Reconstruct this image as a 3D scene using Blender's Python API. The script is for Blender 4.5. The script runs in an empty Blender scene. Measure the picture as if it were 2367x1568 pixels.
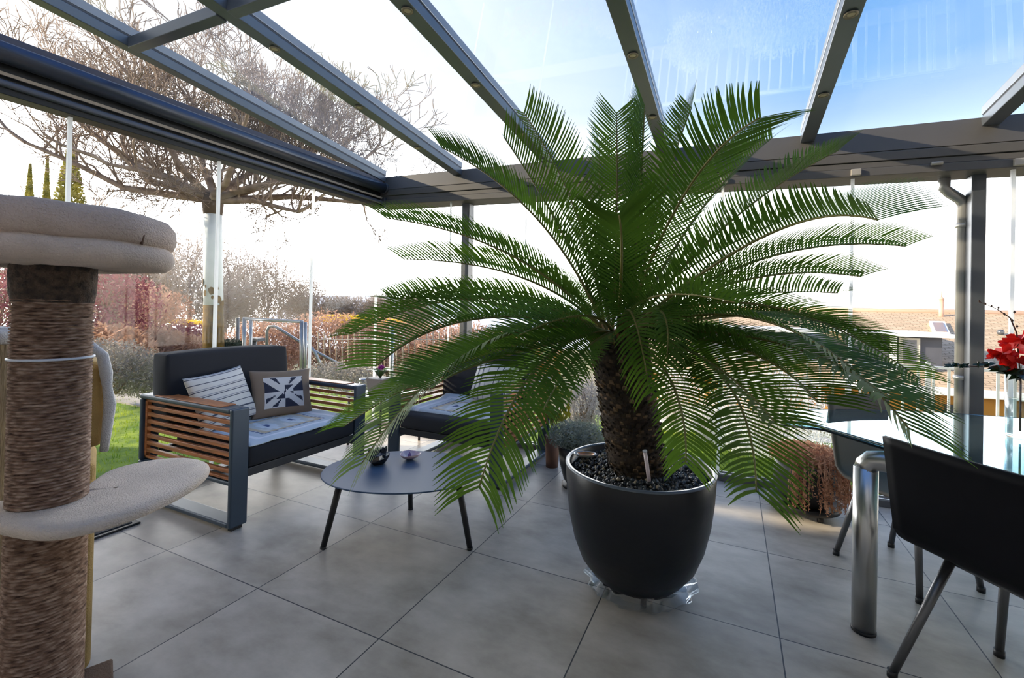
import bpy, math, random
from mathutils import Vector, Matrix, noise
random.seed(7)
R_ = random.Random(11)
scene = bpy.context.scene
COL = scene.collection
PI = math.pi
V = Vector

# ------------------------------------------------------------------ camera
CAMC = V((2.680, -1.407, 1.31))
RX = V((0.9079, 0.4187, 0.0210)); RY = V((-0.0158, -0.0160, 0.9998)); RF = V((-0.4189, 0.9080, 0.0079))
RF.normalize(); RX = (RX - RF * RX.dot(RF)).normalized(); RY = RX.cross(RF)
FPX, PCX, PCY = 1050.6, 1209.1, 706.1
cd = bpy.data.cameras.new('camera'); cam = bpy.data.objects.new('camera', cd); COL.objects.link(cam)
cam.matrix_world = Matrix(((RX.x, RY.x, -RF.x, CAMC.x), (RX.y, RY.y, -RF.y, CAMC.y), (RX.z, RY.z, -RF.z, CAMC.z), (0, 0, 0, 1)))
cd.sensor_width = 36; cd.lens = FPX / 2367 * 36
cd.shift_x = (1183.5 - PCX) / 2367; cd.shift_y = (PCY - 784) / 2367
cd.clip_start = .02; cd.clip_end = 500
scene.camera = cam

def ray(u, v):
    return RX * ((u - PCX) / FPX) - RY * ((v - PCY) / FPX) + RF
def at(u, v, t): return CAMC + ray(u, v) * t
def onz(u, v, z=0.):
    d = ray(u, v); return CAMC + d * ((z - CAMC.z) / d.z)
def ony(u, v, y):
    d = ray(u, v); return CAMC + d * ((y - CAMC.y) / d.y)

# ------------------------------------------------------------------ light
scene.view_settings.view_transform = 'Standard'
scene.view_settings.look = 'None'
scene.view_settings.gamma = 1.0
scene.view_settings.use_curve_mapping = False
scene.view_settings.exposure = 1.22
SUN = V((1.0, .45, -.42)).normalized()
w = bpy.data.worlds.new('sky'); scene.world = w; w.use_nodes = True
nt = w.node_tree; nt.nodes.clear()
def N(t, **kw):
    n = nt.nodes.new(t)
    for k, v in kw.items(): setattr(n, k, v)
    return n
L = lambda a, b: nt.links.new(a, b)
tc = N('ShaderNodeTexCoord'); sep = N('ShaderNodeSeparateXYZ'); L(tc.outputs['Generated'], sep.inputs[0])
ramp = N('ShaderNodeValToRGB'); L(sep.outputs[2], ramp.inputs[0])
e = ramp.color_ramp.elements
e[0].position = 0.0; e[0].color = (1, .94, .85, 1)
e[1].position = .95; e[1].color = (.052, .17, .47, 1)
for p, c in ((.12, (1.0, .95, .88)), (.26, (.44, .54, .64)), (.40, (.16, .31, .54)), (.55, (.09, .225, .49)), (.7, (.06, .18, .47))):
    q = e.new(p); q.color = (*c, 1)
dot = N('ShaderNodeVectorMath', operation='DOT_PRODUCT'); L(tc.outputs['Generated'], dot.inputs[0])
dot.inputs[1].default_value = V((-.93, .30, -.15)).normalized()
mr = N('ShaderNodeMapRange'); mr.interpolation_type = 'SMOOTHSTEP'; L(dot.outputs['Value'], mr.inputs['Value'])
mr.interpolation_type = 'LINEAR'; mr.inputs['From Min'].default_value = .12; mr.inputs['From Max'].default_value = .84
mix = N('ShaderNodeMix', data_type='RGBA'); L(mr.outputs[0], mix.inputs['Factor']); L(ramp.outputs[0], mix.inputs['A'])
mix.inputs['B'].default_value = (.70, .70, .70, 1)
bg = N('ShaderNodeBackground'); L(mix.outputs['Result'], bg.inputs[0])
m1 = N('ShaderNodeMapRange'); m1.interpolation_type = 'SMOOTHSTEP'; L(sep.outputs[2], m1.inputs['Value'])
m1.inputs['From Min'].default_value = .0; m1.inputs['From Max'].default_value = .36; m1.inputs['To Min'].default_value = 4.2; m1.inputs['To Max'].default_value = .90
m3 = N('ShaderNodeMapRange'); m3.interpolation_type = 'SMOOTHSTEP'; L(sep.outputs[2], m3.inputs['Value']); m3.inputs['From Min'].default_value = .16; m3.inputs['From Max'].default_value = .40; m3.inputs['To Min'].default_value = 7.0; m3.inputs['To Max'].default_value = 0.
m2 = N('ShaderNodeMath', operation='MULTIPLY_ADD'); L(mr.outputs[0], m2.inputs[0]); L(m3.outputs[0], m2.inputs[1]); L(m1.outputs[0], m2.inputs[2]); L(m2.outputs[0], bg.inputs[1])
L(bg.outputs[0], N('ShaderNodeOutputWorld').inputs[0])
sl = bpy.data.lights.new('sun', 'SUN'); sl.energy = 4.2; sl.angle = .012; sl.color = (1, .84, .62)
so = bpy.data.objects.new('sun', sl); COL.objects.link(so); so.rotation_euler = SUN.to_track_quat('-Z', 'Y').to_euler()

# ------------------------------------------------------------------ materials
MATS = {}
def mat(name, col, rough=.6, metal=0., var=0., vs=8., bump=0., bs=60., spec=.5, col2=None, trans=0., stretch=(1, 1, 1), attr=None, coat=0.):
    if name in MATS: return MATS[name]
    m = bpy.data.materials.new(name); m.use_nodes = True; t = m.node_tree; n = t.nodes; b = n['Principled BSDF']
    b.inputs['Roughness'].default_value = rough; b.inputs['Metallic'].default_value = metal
    b.inputs['Specular IOR Level'].default_value = spec
    if coat: b.inputs['Coat Weight'].default_value = coat; b.inputs['Coat Roughness'].default_value = .15
    b.inputs['Base Color'].default_value = (*col, 1)
    tcn = n.new('ShaderNodeTexCoord'); mp = n.new('ShaderNodeMapping'); mp.inputs['Scale'].default_value = stretch
    t.links.new(tcn.outputs['Object'], mp.inputs[0])
    if attr:
        a = n.new('ShaderNodeAttribute'); a.attribute_name = attr
        t.links.new(a.outputs['Color'], b.inputs['Base Color'])
    elif var or col2:
        no = n.new('ShaderNodeTexNoise'); no.inputs['Scale'].default_value = vs; no.inputs['Detail'].default_value = 6
        t.links.new(mp.outputs[0], no.inputs['Vector'])
        rp = n.new('ShaderNodeValToRGB'); c2 = col2 or tuple(min(1, c * (1 + var)) for c in col); c1 = col if col2 else tuple(c * (1 - var) for c in col)
        rp.color_ramp.elements[0].position = .32; rp.color_ramp.elements[1].position = .68
        rp.color_ramp.elements[0].color = (*c1, 1); rp.color_ramp.elements[1].color = (*c2, 1)
        t.links.new(no.outputs[0], rp.inputs[0]); t.links.new(rp.outputs[0], b.inputs['Base Color'])
    if bump:
        nb = n.new('ShaderNodeTexNoise'); nb.inputs['Scale'].default_value = bs; nb.inputs['Detail'].default_value = 4
        t.links.new(mp.outputs[0], nb.inputs['Vector'])
        bp = n.new('ShaderNodeBump'); bp.inputs['Strength'].default_value = bump; bp.inputs['Distance'].default_value = .01
        t.links.new(nb.outputs[0], bp.inputs['Height']); t.links.new(bp.outputs[0], b.inputs['Normal'])
    if trans:
        o = n['Material Output']; tr = n.new('ShaderNodeBsdfTranslucent'); mx = n.new('ShaderNodeMixShader'); mx.inputs[0].default_value = trans
        src = b.inputs['Base Color']
        if src.is_linked: t.links.new(src.links[0].from_socket, tr.inputs[0])
        else: tr.inputs[0].default_value = (*col, 1)
        t.links.new(b.outputs[0], mx.inputs[1]); t.links.new(tr.outputs[0], mx.inputs[2]); t.links.new(mx.outputs[0], o.inputs[0])
    MATS[name] = m; return m

def glass_mat(name, tint=(1, 1, 1), refl=1.0, rough=0.0, ior=1.5, haze=0., specks=False, gcol=(1, 1, 1)):
    m = bpy.data.materials.new(name); m.use_nodes = True; t = m.node_tree; n = t.nodes; n.clear()
    o = n.new('ShaderNodeOutputMaterial'); tr = n.new('ShaderNodeBsdfTransparent'); tr.inputs[0].default_value = (*tint, 1)
    g = n.new('ShaderNodeBsdfGlossy'); g.inputs['Roughness'].default_value = rough; g.inputs[0].default_value = (*gcol, 1)
    lw = n.new('ShaderNodeLayerWeight'); lw.inputs['Blend'].default_value = .5; f0 = ((ior - 1) / (ior + 1)) ** 2
    pw = n.new('ShaderNodeMath'); pw.operation = 'POWER'; t.links.new(lw.outputs['Facing'], pw.inputs[0]); pw.inputs[1].default_value = 5.
    ad = n.new('ShaderNodeMath'); ad.operation = 'MULTIPLY_ADD'; t.links.new(pw.outputs[0], ad.inputs[0]); ad.inputs[1].default_value = 1 - f0; ad.inputs[2].default_value = f0
    mu = n.new('ShaderNodeMath'); mu.operation = 'MULTIPLY'; mu.use_clamp = True; mu.inputs[1].default_value = refl; t.links.new(ad.outputs[0], mu.inputs[0])
    mx = n.new('ShaderNodeMixShader'); t.links.new(mu.outputs[0], mx.inputs[0]); t.links.new(tr.outputs[0], mx.inputs[1]); t.links.new(g.outputs[0], mx.inputs[2])
    out = mx.outputs[0]
    if haze or specks:
        tcn = n.new('ShaderNodeTexCoord')
        df = n.new('ShaderNodeBsdfTranslucent'); df.inputs[0].default_value = (.95, .97, 1, 1)
        m2 = n.new('ShaderNodeMixShader')
        no = n.new('ShaderNodeTexNoise'); no.inputs['Scale'].default_value = 1.3; no.inputs['Detail'].default_value = 5
        t.links.new(tcn.outputs['Object'], no.inputs['Vector'])
        mr = n.new('ShaderNodeMapRange'); mr.inputs['From Min'].default_value = .35; mr.inputs['From Max'].default_value = .7
        mr.inputs['To Min'].default_value = haze * .3; mr.inputs['To Max'].default_value = haze
        t.links.new(no.outputs[0], mr.inputs['Value']); fac = mr.outputs[0]
        if specks:
            vo = n.new('ShaderNodeTexVoronoi'); vo.inputs['Scale'].default_value = 28; t.links.new(tcn.outputs['Object'], vo.inputs['Vector'])
            lt = n.new('ShaderNodeMath'); lt.operation = 'LESS_THAN'; lt.inputs[1].default_value = .085; t.links.new(vo.outputs['Distance'], lt.inputs[0])
            n2 = n.new('ShaderNodeTexNoise'); n2.inputs['Scale'].default_value = 2.2; t.links.new(tcn.outputs['Object'], n2.inputs['Vector'])
            gt = n.new('ShaderNodeMath'); gt.operation = 'GREATER_THAN'; gt.inputs[1].default_value = .56; t.links.new(n2.outputs[0], gt.inputs[0])
            a1 = n.new('ShaderNodeMath'); a1.operation = 'MULTIPLY'; t.links.new(lt.outputs[0], a1.inputs[0]); t.links.new(gt.outputs[0], a1.inputs[1])
            a2 = n.new('ShaderNodeMath'); a2.operation = 'MAXIMUM'; t.links.new(a1.outputs[0], a2.inputs[0]); t.links.new(fac, a2.inputs[1]); fac = a2.outputs[0]
        t.links.new(fac, m2.inputs[0]); t.links.new(out, m2.inputs[1]); t.links.new(df.outputs[0], m2.inputs[2]); out = m2.outputs[0]
    t.links.new(out, o.inputs[0]); return m

M_FRAME = mat('anthracite_aluminium', (.085, .09, .098), .38, .35, var=.12, vs=3)
M_RAFT = mat('rafter_anthracite', (.15, .165, .185), .33, .45, var=.06, vs=3)
M_GUTTER = mat('dark_grey_coated_gutter', (.10, .093, .085), .5, .1, var=.06, vs=2)
M_BLACK = mat('black_plastic', (.012, .012, .014), .45)
M_SOFA = mat('anthracite_sofa_frame', (.048, .072, .105), .42, .25)
M_WOOD = mat('teak_slat', (.38, .135, .042), .5, var=.35, vs=6, stretch=(1, 14, 14))
M_CUSH = mat('charcoal_outdoor_fabric', (.018, .02, .026), .95, bump=.3, bs=900)
M_STEEL = mat('brushed_steel', (.50, .50, .49), .28, .95, bump=.02, bs=300)
M_LEAF = mat('cycad_leaf', (.075, .15, .014), .58, var=.35, vs=3, trans=.38, spec=.18)
M_RACHIS = mat('cycad_rachis', (.17, .15, .03), .5)
M_POT = mat('anthracite_planter', (.005, .006, .009), .36, var=.12, vs=5, bump=.05, bs=40, spec=.45)
M_FLEECE = mat('grey_beige_fleece', (.66, .54, .45), .95, var=.12, vs=9, bump=.8, bs=220)
M_CREAM = mat('cream_fleece', (.74, .63, .52), .95, var=.10, vs=9, bump=.9, bs=260)
M_WHITE = mat('white_paint', (.75, .74, .71), .5)
M_STRIP = mat('clear_edge_profile', (.88, .89, .89), .3, trans=.6)
G_WALL = glass_mat('sliding_glass', (.985, .99, .99), .14)
G_ROOF = glass_mat('roof_glass', (.975, .99, 1.0), 1.0, haze=.05)
G_TABLE = glass_mat('table_glass', (.66, .88, .90), 1.7, ior=1.5, gcol=(.72, .90, 1.0))
G_CLEAR = glass_mat('clear_glass', (.95, .97, .97), 1.2)

# ------------------------------------------------------------------ mesh builder
class MB:
    def __init__(s): s.v = []; s.f = []; s.m = []; s.mi = 0; s.sm = []; s.col = []; s.c = None; s.smooth = False
    def add(s, vs, fs, smooth=None):
        o = len(s.v); s.v += [tuple(p) for p in vs]
        for f in fs:
            s.f.append(tuple(i + o for i in f)); s.m.append(s.mi); s.sm.append(s.smooth if smooth is None else smooth); s.col.append(s.c)
    def box(s, a, b, M=None):
        (x0, y0, z0), (x1, y1, z1) = a, b
        vs = [V(p) for p in ((x0, y0, z0), (x1, y0, z0), (x1, y1, z0), (x0, y1, z0), (x0, y0, z1), (x1, y0, z1), (x1, y1, z1), (x0, y1, z1))]
        if M: vs = [M @ p for p in vs]
        s.add(vs, ((3, 2, 1, 0), (4, 5, 6, 7), (0, 1, 5, 4), (1, 2, 6, 5), (2, 3, 7, 6), (3, 0, 4, 7)), False)
    def hexa(s, b4, t4):
        s.add(list(b4) + list(t4), ((3, 2, 1, 0), (4, 5, 6, 7), (0, 1, 5, 4), (1, 2, 6, 5), (2, 3, 7, 6), (3, 0, 4, 7)), False)
    def tube(s, pts, r, n=8, cap=True, sm=True):
        pts = [V(p) for p in pts]
        rs = r if hasattr(r, '__len__') else [r] * len(pts)
        up = V((0, 0, 1)) if abs((pts[-1] - pts[0]).normalized().z) < .95 else V((1, 0, 0))
        vs = []; k = len(pts); prev = None
        for i, p in enumerate(pts):
            t = (pts[min(i + 1, k - 1)] - pts[max(i - 1, 0)]).normalized()
            a = prev if prev is not None else up
            a = (a - t * a.dot(t))
            if a.length < 1e-5: a = V((1, .1, 0)) - t * t.x
            a.normalize(); prev = a; b = t.cross(a)
            for j in range(n):
                an = 2 * PI * j / n; vs.append(p + (a * math.cos(an) + b * math.sin(an)) * rs[i])
        fs = [(i * n + j, i * n + (j + 1) % n, (i + 1) * n + (j + 1) % n, (i + 1) * n + j) for i in range(k - 1) for j in range(n)]
        o = len(s.v); s.add(vs, fs, sm)
        if cap: s.add([], [], sm); s.f.append(tuple(o + j for j in reversed(range(n)))); s.f.append(tuple(o + (k - 1) * n + j for j in range(n))); s.m += [s.mi] * 2; s.sm += [False] * 2; s.col += [s.c] * 2
    def lathe(s, prof, n=48, c=(0, 0, 0), fn=None, sm=True):
        vs = []; c = V(c)
        for r, z in prof:
            for j in range(n):
                a = 2 * PI * j / n; rr = r * (fn(a, z) if fn else 1)
                vs.append(c + V((rr * math.cos(a), rr * math.sin(a), z)))
        k = len(prof)
        s.add(vs, [(i * n + j, i * n + (j + 1) % n, (i + 1) * n + (j + 1) % n, (i + 1) * n + j) for i in range(k - 1) for j in range(n)], sm)
    def extr(s, poly, z0, z1):
        n = len(poly)
        s.add([(x, y, z0) for x, y in poly] + [(x, y, z1) for x, y in poly], [tuple(reversed(range(n))), tuple(range(n, 2 * n))] + [(i, (i + 1) % n, n + (i + 1) % n, n + i) for i in range(n)], False)
    def build(s, name, mats, parent=None, loc=None, bevel=0, subsurf=0, local=False, seg=2):
        me = bpy.data.meshes.new(name)
        base = V((0, 0, 0))
        if parent is not None and not local: base = ABS.get(parent.name, V((0, 0, 0)))
        elif loc is not None: base = V(loc)
        me.from_pydata([tuple(V(p) - base) for p in s.v], [], s.f)
        for m in (mats if isinstance(mats, (list, tuple)) else [mats]): me.materials.append(m)
        me.polygons.foreach_set('material_index', s.m); me.polygons.foreach_set('use_smooth', s.sm)
        if any(c is not None for c in s.col):
            ca = me.color_attributes.new('Col', 'FLOAT_COLOR', 'CORNER'); k = 0
            for p, c in zip(me.polygons, s.col):
                for _ in range(p.loop_total): ca.data[k].color = (*(c or (1, 1, 1)), 1); k += 1
        me.update()
        o = bpy.data.objects.new(name, me); COL.objects.link(o)
        if parent is not None:
            o.parent = parent; ABS[o.name] = base
        elif loc is not None: o.location = loc; ABS[o.name] = V(loc)
        else: ABS[o.name] = V((0, 0, 0))
        if bevel:
            b = o.modifiers.new('b', 'BEVEL'); b.width = bevel; b.segments = seg; b.limit_method = 'ANGLE'; b.angle_limit = .6
        if subsurf:
            b = o.modifiers.new('s', 'SUBSURF'); b.levels = subsurf; b.render_levels = subsurf
        return o
ABS = {}
def thing(name, label, cat, loc=(0, 0, 0), rz=0, group=None):
    o = bpy.data.objects.new(name, None); COL.objects.link(o); o.location = loc; o.rotation_euler = (0, 0, rz)
    o.empty_display_size = .1
    ABS[o.name] = V(loc); return tag(o, label, cat, group)
def tag(o, label, cat, group=None, kind=None):
    o['label'] = label; o['category'] = cat
    if group: o['group'] = group
    if kind: o['kind'] = kind
    return o
def struct(o): o['kind'] = 'structure'; return o
def copytree(o, parent=None):
    c = o.copy(); COL.objects.link(c)
    if parent: c.parent = parent
    for ch in [x for x in bpy.data.objects if x.parent == o]: copytree(ch, c)
    return c

# ------------------------------------------------------------------ floor
def floor_mat():
    m = bpy.data.materials.new('floor_tiles'); m.use_nodes = True; t = m.node_tree; n = t.nodes; b = n['Principled BSDF']
    tcn = n.new('ShaderNodeTexCoord'); mp = n.new('ShaderNodeMapping'); s = 1 / TILE
    mp.inputs['Scale'].default_value = (s, s, 1); t.links.new(tcn.outputs['Object'], mp.inputs[0])
    sp = n.new('ShaderNodeSeparateXYZ'); t.links.new(mp.outputs[0], sp.inputs[0])
    def ma(op, a, bb=None, c=None):
        q = n.new('ShaderNodeMath'); q.operation = op
        for i, x in enumerate((a, bb, c)):
            if x is None: continue
            if isinstance(x, (int, float)): q.inputs[i].default_value = x
            else: t.links.new(x, q.inputs[i])
        return q.outputs[0]
    g = []
    for ax in (0, 1):
        f = ma('FRACT', sp.outputs[ax]); g.append(ma('MINIMUM', f, ma('SUBTRACT', 1., f)))
    d = ma('MINIMUM', g[0], g[1]); grout = ma('LESS_THAN', d, .0036)
    fl = n.new('ShaderNodeVectorMath'); fl.operation = 'FLOOR'; t.links.new(mp.outputs[0], fl.inputs[0])
    wn = n.new('ShaderNodeTexWhiteNoise'); t.links.new(fl.outputs[0], wn.inputs[0])
    add = n.new('ShaderNodeVectorMath'); add.operation = 'MULTIPLY_ADD'; t.links.new(wn.outputs['Color'], add.inputs[0]); add.inputs[1].default_value = (9, 9, 9)
    st = n.new('ShaderNodeMapping'); st.inputs['Scale'].default_value = (1.5, 2.4, 1); t.links.new(tcn.outputs['Object'], st.inputs[0]); t.links.new(st.outputs[0], add.inputs[2])
    n1 = n.new('ShaderNodeTexNoise'); n1.inputs['Scale'].default_value = 1.9; n1.inputs['Detail'].default_value = 8; n1.inputs['Roughness'].default_value = .62
    t.links.new(add.outputs[0], n1.inputs['Vector'])
    rp = n.new('ShaderNodeValToRGB'); E_ = rp.color_ramp.elements
    E_[0].position = .30; E_[0].color = (.27, .235, .19, 1); E_[1].position = .70; E_[1].color = (.52, .47, .40, 1)
    t.links.new(n1.outputs[0], rp.inputs[0])
    mx = n.new('ShaderNodeMix'); mx.data_type = 'RGBA'; t.links.new(grout, mx.inputs['Factor']); t.links.new(rp.outputs[0], mx.inputs['A'])
    mx.inputs['B'].default_value = (.035, .037, .04, 1); t.links.new(mx.outputs['Result'], b.inputs['Base Color'])
    b.inputs['Roughness'].default_value = .42; b.inputs['Specular IOR Level'].default_value = .35
    bp = n.new('ShaderNodeBump'); bp.inputs['Strength'].default_value = .5; bp.inputs['Distance'].default_value = .004; bp.invert = True
    t.links.new(grout, bp.inputs['Height']); t.links.new(bp.outputs[0], b.inputs['Normal'])
    return m
TILE = .7185
X0, X1, Y0, Y1 = -.86, 5.4, -2.2, 2.5
b = MB(); b.box((X0 - .12, Y0, -.12), (X1 + .1, Y1 + .1, 0)); struct(b.build('floor', floor_mat()))

def ztop(x): return zr(x, Y1) + .062                # gutter top
def zbot(x): return 2.42 - .030 * (x + .86)       # gutter underside
def zr(x, y): return 2.793 - .024 * (x - .12) - .104 * (y - 1.14)   # underside of the rafters

# ------------------------------------------------------------------ roof frame
M_LED = mat('warm_lamp_lens', (.62, .52, .33), .3)
M_LEDR = mat('lamp_ring', (.30, .26, .19), .35, .6)
root = thing('roof_gutter_beam', 'dark grey gutter beam running along the top of the far glass front', 'beam', (2, Y1, 2.5))
def beamseg(mb, x0, x1, y0, y1, off0, off1):
    mb.hexa([(x0, y0, zbot(x0) + off0), (x1, y0, zbot(x1) + off0), (x1, y1, zbot(x1) + off0), (x0, y1, zbot(x0) + off0)],
            [(x0, y0, zbot(x0) + off1), (x1, y0, zbot(x1) + off1), (x1, y1, zbot(x1) + off1), (x0, y1, zbot(x0) + off1)])
b = MB(); xa, xb = X0 - .1, X1
beamseg(b, xa, xb, Y1 - .035, Y1 + .22, 0, .055)
beamseg(b, xa, xb, Y1 - .02, Y1 + .22, .058, .10)
beamseg(b, xa, xb, Y1 - .03, Y1 + .22, .103, .165)
b.hexa([(xa, Y1 - .03, zbot(xa) + .168), (xb, Y1 - .03, zbot(xb) + .168), (xb, Y1 + .22, zbot(xb) + .168), (xa, Y1 + .22, zbot(xa) + .168)],
       [(xa, Y1 + .0, ztop(xa)), (xb, Y1 + .0, ztop(xb)), (xb, Y1 + .22, ztop(xb)), (xa, Y1 + .22, ztop(xa))])
b.build('beam_profile', M_GUTTER, root, bevel=.004)
b = MB()
for x in (2.60, 3.45, 4.295): b.box((x - .03, Y1 - .06, zbot(x) + .005), (x + .03, Y1 - .035, zbot(x) + .05))
b.build('glass_clamp', mat('clamp_beige', (.42, .38, .32), .4, .3), root, bevel=.004)
b = MB(); b.tube([(3.86, Y1 - .05, zbot(3.86) + .052), (3.92, Y1 - .05, zbot(3.92) + .052)], .012, 8)
b.build('catch', mat('clamp_beige', (.42, .38, .32)), root)

rx = [-.86, .12, 1.13, 2.15, 3.16, 4.17, 5.2]
names = ['leftmost dark rafter sitting over the side glass', 'dark rafter second from the left, meeting the gutter by the corner', 'dark rafter dropping behind the left side of the palm',
         'dark rafter above the top of the palm crown', 'rafter to the right of the palm with a sunlit left flank', 'rafter at the right edge with a bright flank and black underside', 'rafter beyond the right edge of the frame over the table end']
for i, x in enumerate(rx):
    t = thing('roof_rafter', names[i], 'rafter', (x, Y1, zr(x, Y1)), group=None)
    hw = .045 if i else .04
    ya, yb = Y1 + .0, Y0 + .02
    b = MB()
    def rb(x0, x1, o0, o1, ya=ya, yb=yb):
        b.hexa([(x0, yb, zr(x, yb) + o0), (x1, yb, zr(x, yb) + o0), (x1, ya, zr(x, ya) + o0), (x0, ya, zr(x, ya) + o0)],
               [(x0, yb, zr(x, yb) + o1), (x1, yb, zr(x, yb) + o1), (x1, ya, zr(x, ya) + o1), (x0, ya, zr(x, ya) + o1)])
    rb(x - hw, x + hw, 0, .062); b.build('rafter_profile', M_RAFT, t, bevel=.004)
    b = MB(); rb(x - hw + .008, x + hw - .008, .062, .076); b.build('gasket', M_BLACK, t)
    b = MB(); rb(x - hw, x + hw, .076, .13); b.build('cap_strip', M_RAFT, t, bevel=.004)
    if i:
        for y in (-.24, .45, 1.14, 1.84):
            c = V((x, y, zr(x, y)))
            b = MB(); b.lathe([(.030, -.001), (.030, -.007), (.020, -.007), (.018, -.003)], 24, c); ri = b.build('spotlight', M_LEDR, t)
            b = MB(); b.lathe([(.018, -.004), (.010, -.006), (.0005, -.006)], 20, c); l = b.build('lens', M_LED, ri)
# cross bars
t = thing('roof_cross_bar', 'dark cross bar spanning the roof glass between rafters at the upper left', 'bar', (0, .16, zr(0, .16)))
b = MB()
for x0, x1 in ((-.82, .075), (.165, 1.085)):
    b.hexa([(x0, .13, zr(x0, .13) - .01), (x1, .13, zr(x1, .13) - .01), (x1, .19, zr(x1, .19) - .01), (x0, .19, zr(x0, .19) - .01)],
           [(x0, .13, zr(x0, .13) + .060), (x1, .13, zr(x1, .13) + .060), (x1, .19, zr(x1, .19) + .060), (x0, .19, zr(x0, .19) + .060)])
b.build('bar_profile', M_RAFT, t, bevel=.004)
# roof glass panes
k = 1
for i in range(len(rx) - 1):
    x0, x1 = rx[i] + .012, rx[i + 1] - .012
    b = MB(); ya, yb = Y1 + .03, Y0 + .02
    b.hexa([(x0, yb, zr(x0, yb) + .065), (x1, yb, zr(x1, yb) + .065), (x1, ya, zr(x1, ya) + .065), (x0, ya, zr(x0, ya) + .065)],
           [(x0, yb, zr(x0, yb) + .073), (x1, yb, zr(x1, yb) + .073), (x1, ya, zr(x1, ya) + .073), (x0, ya, zr(x0, ya) + .073)])
    struct(b.build('window_%d' % k, G_ROOF)); k += 1
# ------------------------------------------------------------------ left header above the sliding glass
t = thing('side_header_beam', 'long dark header beam with a round roller tube and beige strip above the left sliding glass', 'beam', (X0, 0, 2.4))
def ybox(mb, x0, x1, z0, z1, ya=-2.18, yb=Y1 - .04): mb.box((x0, ya, z0), (x1, yb, z1))
b = MB(); ybox(b, X0 - .09, X0 + .02, 2.39, 2.47); ybox(b, X0 - .09, X0 + .0, 2.47, 2.67); b.build('header_profile', mat('black_profile', (.02, .021, .024), .4, .3), t, bevel=.003)
b = MB(); ybox(b, X0 + .015, X0 + .05, 2.425, 2.46); b.build('lower_rail', mat('slate_profile', (.09, .10, .13), .4, .3), t, bevel=.012, seg=3)
b = MB(); ybox(b, X0 + .02, X0 + .032, 2.485, 2.503); b.build('light_strip', mat('beige_strip', (.42, .34, .25), .45), t)
b = MB(); b.tube([(X0 + .045, -2.18, 2.600), (X0 + .045, Y1 - .04, 2.600)], .055, 28); b.build('roller_tube', mat('roller_tube_grey', (.075, .085, .115), .3, .55), t)
b = MB(); b.tube([(X0 + .045, Y1 - .055, 2.600), (X0 + .045, Y1 - .02, 2.600)], .062, 24); ybox(b, X0 - .09, X0 + .07, 2.385, 2.50, Y1 - .05, Y1 - .015); b.build('end_cap', M_FRAME, t, bevel=.003)
b = MB(); ybox(b, X0 - .04, X0 + .03, 2.655, 2.70); b.build('top_profile', mat('purple_grey_profile', (.11, .105, .13), .5, .1), t, bevel=.004)
# gable glass above the header
b = MB()
b.hexa([(X0 - .028, -2.15, 2.702), (X0 - .020, -2.15, 2.702), (X0 - .020, 2.3, 2.702), (X0 - .028, 2.3, 2.702)],
       [(X0 - .028, -2.15, zr(X0, -2.15) - .002), (X0 - .020, -2.15, zr(X0, -2.15) - .002), (X0 - .020, 2.3, 2.703), (X0 - .028, 2.3, 2.703)])
struct(b.build('window_%d' % k, G_WALL)); k += 1
# ------------------------------------------------------------------ sliding glass panes
M_RAIL = mat('floor_rail', (.13, .125, .125), .5, .2)
t = thing('glass_floor_rail', 'low dark floor rail guiding the far glass panes', 'rail', (2, Y1, 0)); b = MB()
b.box((X0 - .09, Y1 - .02, 0), (X1, Y1 + .07, .045)); b.build('rail_profile', M_RAIL, t, bevel=.004)
b = MB(); b.box((X0 - .02, Y1 - .012, .045), (X1, Y1 + .0, .056)); b.box((X0 - .02, Y1 + .05, .045), (X1, Y1 + .062, .056)); b.build('track_lip', mat('rail_lip', (.4, .4, .4), .3, .7), t)
t = thing('glass_floor_rail', 'low dark floor rail guiding the left side glass behind the sofa', 'rail', (X0, 0, 0)); b = MB()
b.box((X0 - .09, -2.18, 0), (X0 + .0, Y1 - .03, .045)); b.build('rail_profile', M_RAIL, t, bevel=.004)
ys = [-1.82, -.96, -.10, .76, 1.62, 2.47]
for a, c in zip(ys, ys[1:]):
    b = MB(); b.box((X0 - .045, a + .004, .05), (X0 - .035, c - .004, 2.388)); o = struct(b.build('window_%d' % k, G_WALL)); k += 1
    b = MB(); b.box((X0 - .047, c - .014, .05), (X0 - .026, c + .004, 2.388)); b.build('edge_profile', M_STRIP, o)
xs = [-.83, .03, .885, 1.74, 2.60, 3.45, 4.295, 5.15]
for i, (a, c) in enumerate(zip(xs, xs[1:])):
    zt = min(zbot(a), zbot(c)) - .002
    b = MB(); b.box((a + .004, Y1 + .012, .057), (c - .004, Y1 + .022, zt)); o = struct(b.build('window_%d' % k, G_WALL)); k += 1
    wd = .016 if c > 2.5 else .005
    b = MB(); b.box((c - wd, Y1 + .008, .057), (c + .004, Y1 + .026, zt)); b.build('edge_profile', M_STRIP, o)
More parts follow.
